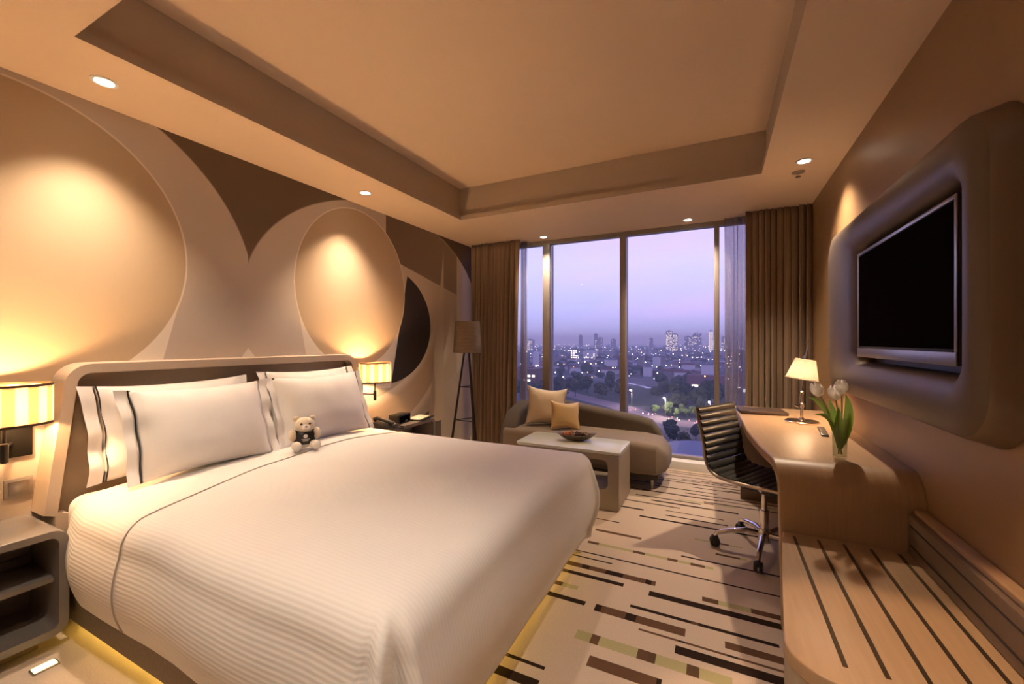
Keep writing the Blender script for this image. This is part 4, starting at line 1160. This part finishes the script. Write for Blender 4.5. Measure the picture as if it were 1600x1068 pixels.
def tower(x, y, w, h, label, body, lit, frac, cat='building', name='tower_block', dep=None, fh=3.4, group='distant towers'):
    bm = NB(); dep = dep or w * 0.8
    box(bm, x - w / 2, x + w / 2, y - dep / 2, y + dep / 2, ZG, ZG + h)
    box(bm, x - w * .25, x + w * .2, y - dep / 4, y + dep / 4, ZG + h, ZG + h + 0.05 * h)
    t = thing(name, label, cat, (x, y, ZG), group=group)
    part('walls', bm, body, t, smooth=False)
    bm = NB(); nx = max(2, int(w / 3.5)); nzf = int(h / fh)
    for i in range(nx):
        for j in range(1, nzf):
            if rc.random() < frac:
                x0 = x - w / 2 + (i + .2) * w / nx; x1 = x - w / 2 + (i + .8) * w / nx; z0 = ZG + j * fh
                box(bm, x0, x1, y - dep / 2 - .25, y - dep / 2 + .05, z0, z0 + 1.7)
    if len(bm.verts) == 0: box(bm, x, x + 1, y - dep / 2 - .2, y - dep / 2, ZG + h / 2, ZG + h / 2 + 1.5)
    part('lit_windows', bm, lit, t, smooth=False)
    return t
for a in ((-156, 1596, 20.8, 76, 'tall lit tower on the skyline, left one of the close pair', 'concrete', .6), (-137, 1604, 18.5, 66, 'lit tower on the skyline, right one of the close pair', 'concrete', .6),
          (-95, 1626, 23, 57, 'grey block on the skyline right of the lit tower pair', 'concrete', .2), (-66, 1637, 30, 68, 'broad stepped grey tower on the skyline near the right mullion', 'concrete', .2),
          (-21, 1663, 13.8, 78, 'slim bright tower on the skyline just left of the right mullion', 'whitewall', .9), (-3, 1669, 20, 55, 'bright block on the skyline hidden half by the right mullion', 'whitewall', .7),
          (-442, 1455, 11.5, 61, 'slender tower on the skyline left of the middle mullion', 'concrete', .15), (-393, 1479, 11.5, 66, 'taller of the two joined towers left of the middle mullion', 'concrete', .15),
          (-379, 1485, 16, 52, 'lower of the two joined towers left of the middle mullion', 'concrete', .15), (-336, 1507, 16, 47, 'low faint block just left of the middle mullion', 'concrete', .15),
          (-214, 1567, 11.5, 50, 'lone faint tower right of the middle mullion', 'concrete', .15), (-606, 1374, 27, 46, 'wide block on the skyline at the far left pane', 'concrete', .5), (22, 1681, 18, 56, 'faint block seen through the sheer curtain', 'concrete', .3)):
    tower(a[0], a[1], a[2], a[3], a[4], M[a[5]], M['litwin'], a[6])
tower(-246, 771, 13.5, 25, 'mid distance yellow lit block left of the white block', M['concrete'], M['litwin'], .9, group='mid distance buildings')
tower(-219, 783, 23, 20, 'mid distance white apartment block', M['whitewall'], M['litwin'], .3, group='mid distance buildings')
tower(-196, 420, 16, 25, 'dark slab building behind the left pane', M['concrete'], M['litwin'], .08, group='mid distance buildings')
tower(-180, 424, 5.7, 26, 'pale blue narrow slab beside the left mullion', M['whitewall'], M['litwin'], .02, group='mid distance buildings')
tower(-140, 306, 30, 16.5, 'brown building with scattered lit windows above the sofa cushions', M['brickred'], M['litwin'], .35, group='mid distance buildings')
tower(37, 576, 38, 11, 'long low building behind the sheer curtain', M['concrete'], M['litwin'], .3, group='mid distance buildings')
# lit hall with a broad dark roof
hl = thing('lit_hall', 'brightly lit hall with a broad dark red roof beyond the trees', 'building', (2, 350, ZG))
bm = NB(); box(bm, -18, 26, 340, 362, ZG, ZG + 6); part('walls', bm, M['whitewall'], hl, smooth=False)
bm = NB(); prism(bm, [(336, ZG + 6), (366, ZG + 6), (356, ZG + 12), (346, ZG + 12)], 'x', -21, 29); part('roof', bm, M['roofred'], hl, smooth=False)
for k in range(9):
    x0 = -17 + k * 4.8
    bm = NB(); box(bm, x0, x0 + rc.uniform(2.2, 4.2), 339.6, 340.1, ZG + rc.uniform(.4, 2), ZG + rc.uniform(3.4, 5.4)); part('lit_front', bm, M['litwhite'] if k % 3 else M['litwin'], hl, smooth=False)
# barrel roofed shed close below
sh2 = thing('blue_roofed_shed', 'shed with a rounded blue metal roof close below the window', 'shed', (-6, 118, ZG))
poly = [(-18, ZG), (8, ZG), (8, ZG + 4)] + [(-5 + 13 * math.cos(R(a)), ZG + 4 + 5.5 * math.sin(R(a))) for a in range(10, 180, 10)] + [(-18, ZG + 4)]
bm = NB(); prism(bm, poly, 'y', 108, 128); part('shell', bm, M['roofblue'], sh2, smooth=False)
for k in range(6):
    x0 = -15 + k * 3.6
    bm = NB(); box(bm, x0, x0 + 2.4, 107.7, 108.05, ZG + 1, ZG + 3); part('window', bm, M['litcool'] if k == 2 else M['concrete'], sh2, smooth=False)

# trees near the road
protos = []
for k in range(4):
    bm = NB()
    for q in range(9):
        a = rc.uniform(0, 6.28); r = rc.uniform(0, 1.6) if q else 0
        blob(bm, (r * math.cos(a), r * math.sin(a), 5.2 + rc.uniform(-1.4, 1.8)), rc.uniform(1.3, 2.1), 2, 0.8, 3.0, 0.85, k * 7 + q * 1.7)
    protos.append(bm)
crowns = []
for k, bm in enumerate(protos):
    me = bpy.data.meshes.new('crown'); bm.to_mesh(me); bm.free(); crowns.append(me)
bmt = NB(); tube(bmt, [(0, 0, 0), (0.1, 0, 2), (0, 0.1, 4.5)], [0.28, 0.2, 0.12], 7); tm = bpy.data.meshes.new('trunk'); bmt.to_mesh(tm); bmt.free(); tm.materials.append(M['trunk'])
for me in crowns: me.materials.append(M['treecrown'])
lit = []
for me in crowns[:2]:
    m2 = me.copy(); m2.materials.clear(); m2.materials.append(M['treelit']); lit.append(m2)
def tree(x, y, sc, label, me, group):
    t = thing('tree', label, 'tree', (x, y, ZG), (0, 0, rc.uniform(0, 6)), group)
    t.scale = (sc, sc, sc * rc.uniform(.9, 1.15))
    for nm, m_ in (('crown', me), ('trunk', tm)):
        o = bpy.data.objects.new(nm, m_); o.parent = t; C.objects.link(o)
    return t
for k in range(34):
    f, h = rc.random(), rc.random()
    tree(lerp(-118, -50, f) - h * 22, 262 + 90 * h + rc.uniform(-15, 15) - 20 * (1 - f), rc.uniform(.8, 1.5), 'dark tree in the grove behind the chaise sofa', crowns[k % 4], 'trees of the grove left of the middle mullion')
for k in range(20):
    tree(rc.uniform(-24, 6), rc.uniform(228, 300), rc.uniform(.9, 1.7), 'dark tree in the clump before the lit hall', crowns[k % 4], 'trees before the lit hall')
for k in range(12):
    tree(rc.uniform(-34, -8), 215 + rc.uniform(2, 14), rc.uniform(.45, .8), 'small roadside tree lit by the street lamp', lit[k % 2], 'roadside trees')
for k in range(24):
    tree(rc.uniform(-22, 4), rc.uniform(140, 188), rc.uniform(.4, .8), 'dark bushy tree on the near side of the road', crowns[k % 4], 'trees on the near side of the road')
for (x, y, lab, e_) in ((-23, 217, 'bright street lamp on the bend of the road', 9000), (-44, 244, 'street lamp further back along the road', 5000), (-3, 212, 'street lamp along the road by the desk chair', 5000)):
    t = thing('street_lamp', lab, 'street lamp', (x, y, ZG), group='street lamps')
    bm = NB(); tube(bm, [(x, y, ZG), (x, y, ZG + 9.5), (x - .4, y - 1.2, ZG + 10)], [.12, .08, .06], 8); part('pole', bm, M['concrete'], t)
    bm = NB(); blob(bm, (x - .4, y - 1.4, ZG + 9.9), (.45, .6, .3), 2, 0); part('lamp_head', bm, emit('street_lamp_glow', (1.0, 0.92, 0.85), 30), t)
    l = bpy.data.lights.new('street_light', 'POINT'); l.energy = e_; l.color = (1.0, 0.72, 0.62); l.shadow_soft_size = .3
    lo = bpy.data.objects.new('street_light', l); lo.parent = t; lo.location = (-.4, -1.4, 9.2); C.objects.link(lo)

# uncountable rooftops, tree cover and lights of the sprawl
bm = NB(); mats_ = [M['concrete'], M['roofred'], M['whitewall'], mat('slate_roofs', (0.10, 0.11, 0.14), 0.8, nscale=.2), M['brickred']]
for k in range(1500):
    d_ = 380 * (4200 / 380) ** rc.random(); az = rc.uniform(-0.62, 0.14)
    x, y = d_ * math.sin(az), d_ * math.cos(az)
    if 325 < y < 470 and -175 < x < -40: continue
    if 330 < y < 372 and -26 < x < 34: continue
    w, dp, h = rc.uniform(6, 16), rc.uniform(6, 12), rc.uniform(3, 8) if rc.random() < .93 else rc.uniform(9, 20)
    n0 = len(bm.faces)
    box(bm, x - w / 2, x + w / 2, y - dp / 2, y + dp / 2, ZG, ZG + h)
    mi = rc.choice((0, 0, 2, 4))
    bm.faces.ensure_lookup_table()
    for f in bm.faces[n0:]: f.material_index = mi
    n0 = len(bm.faces)
    loft(bm, [[(x - w / 2 - .5, y - dp / 2 - .5, ZG + h), (x + w / 2 + .5, y - dp / 2 - .5, ZG + h), (x + w / 2 + .5, y + dp / 2 + .5, ZG + h), (x - w / 2 - .5, y + dp / 2 + .5, ZG + h)],
              [(x - w / 2 + .5, y - .2, ZG + h + 2.2), (x + w / 2 - .5, y - .2, ZG + h + 2.2), (x + w / 2 - .5, y + .2, ZG + h + 2.2), (x - w / 2 + .5, y + .2, ZG + h + 2.2)]])
    bm.faces.ensure_lookup_table(); mi = rc.choice((1, 3, 3, 0))
    for f in bm.faces[n0:]: f.material_index = mi
fixn(bm)
o = part('distant_rooftops', bm, mats_, None, smooth=False); tag(o, 'sprawl of low houses and rooftops reaching to the horizon', 'rooftops', kind='stuff')
bm = NB()
for k in range(420):
    d_ = 300 * (3000 / 300) ** rc.random(); az = rc.uniform(-0.62, 0.14)
    x, y = d_ * math.sin(az), d_ * math.cos(az)
    if 325 < y < 420 and -150 < x < -45: continue
    if 330 < y < 372 and -26 < x < 34: continue
    s_ = rc.uniform(3, 6) * (1 + d_ / 2500)
    blob(bm, (x, y, ZG + s_ * .8), (s_ * 1.3, s_, s_ * .9), 1, .7, 2.5, 1, k * .37)
o = part('distant_treetops', bm, M['treecrown'], None, smooth=False); tag(o, 'dark treetops scattered among the distant rooftops', 'treetops', kind='stuff')
bm = NB()
for k in range(520):
    d_ = 300 * (4200 / 300) ** (rc.random() ** .8); az = rc.uniform(-0.62, 0.14)
    x, y = d_ * math.sin(az), d_ * math.cos(az)
    n0 = len(bm.faces); r_ = rc.uniform(.3, .75) * (0.5 + d_ / 1100)
    bmesh.ops.create_icosphere(bm, subdivisions=1, radius=r_, matrix=Matrix.Translation((x, y, ZG + rc.uniform(8, 14))))
    bm.faces.ensure_lookup_table(); mi = rc.choice((0, 0, 0, 1, 1, 2))
    for f in bm.faces[n0:]: f.material_index = mi
for k in range(26):
    f = rc.random(); x = lerp(-50, 10, f); y = 208 + (max(0, -x - 15)) * 0.85 + rc.uniform(-4, 4)
    n0 = len(bm.faces); bmesh.ops.create_icosphere(bm, subdivisions=1, radius=.22, matrix=Matrix.Translation((x, y, ZG + .8)))
    bm.faces.ensure_lookup_table(); mi = rc.choice((3, 3, 0))
    for f2 in bm.faces[n0:]: f2.material_index = mi
o = part('city_lights', bm, [emit('white_point', (1.0, .92, .82), 6), M['litcool'], M['litorange'], M['litred']], None, smooth=False); tag(o, 'countless points of light across the dusk city', 'city lights', kind='stuff')

# evening haze over the city
m, nt, b = newmat('evening_haze'); nt.nodes.remove(b)
vsn = nt.nodes.new('ShaderNodeVolumeScatter'); vsn.inputs['Color'].default_value = (0.72, 0.83, 1.0, 1); vsn.inputs['Density'].default_value = 0.00048
nt.links.new(vsn.outputs[0], nt.nodes['Material Output'].inputs['Volume'])
bm = NB(); box(bm, -4900, 3900, 40, 8900, ZG - 1, 90)
o = part('haze', bm, m, None, smooth=False); tag(o, 'thin evening haze lying over the city', 'haze', kind='stuff')
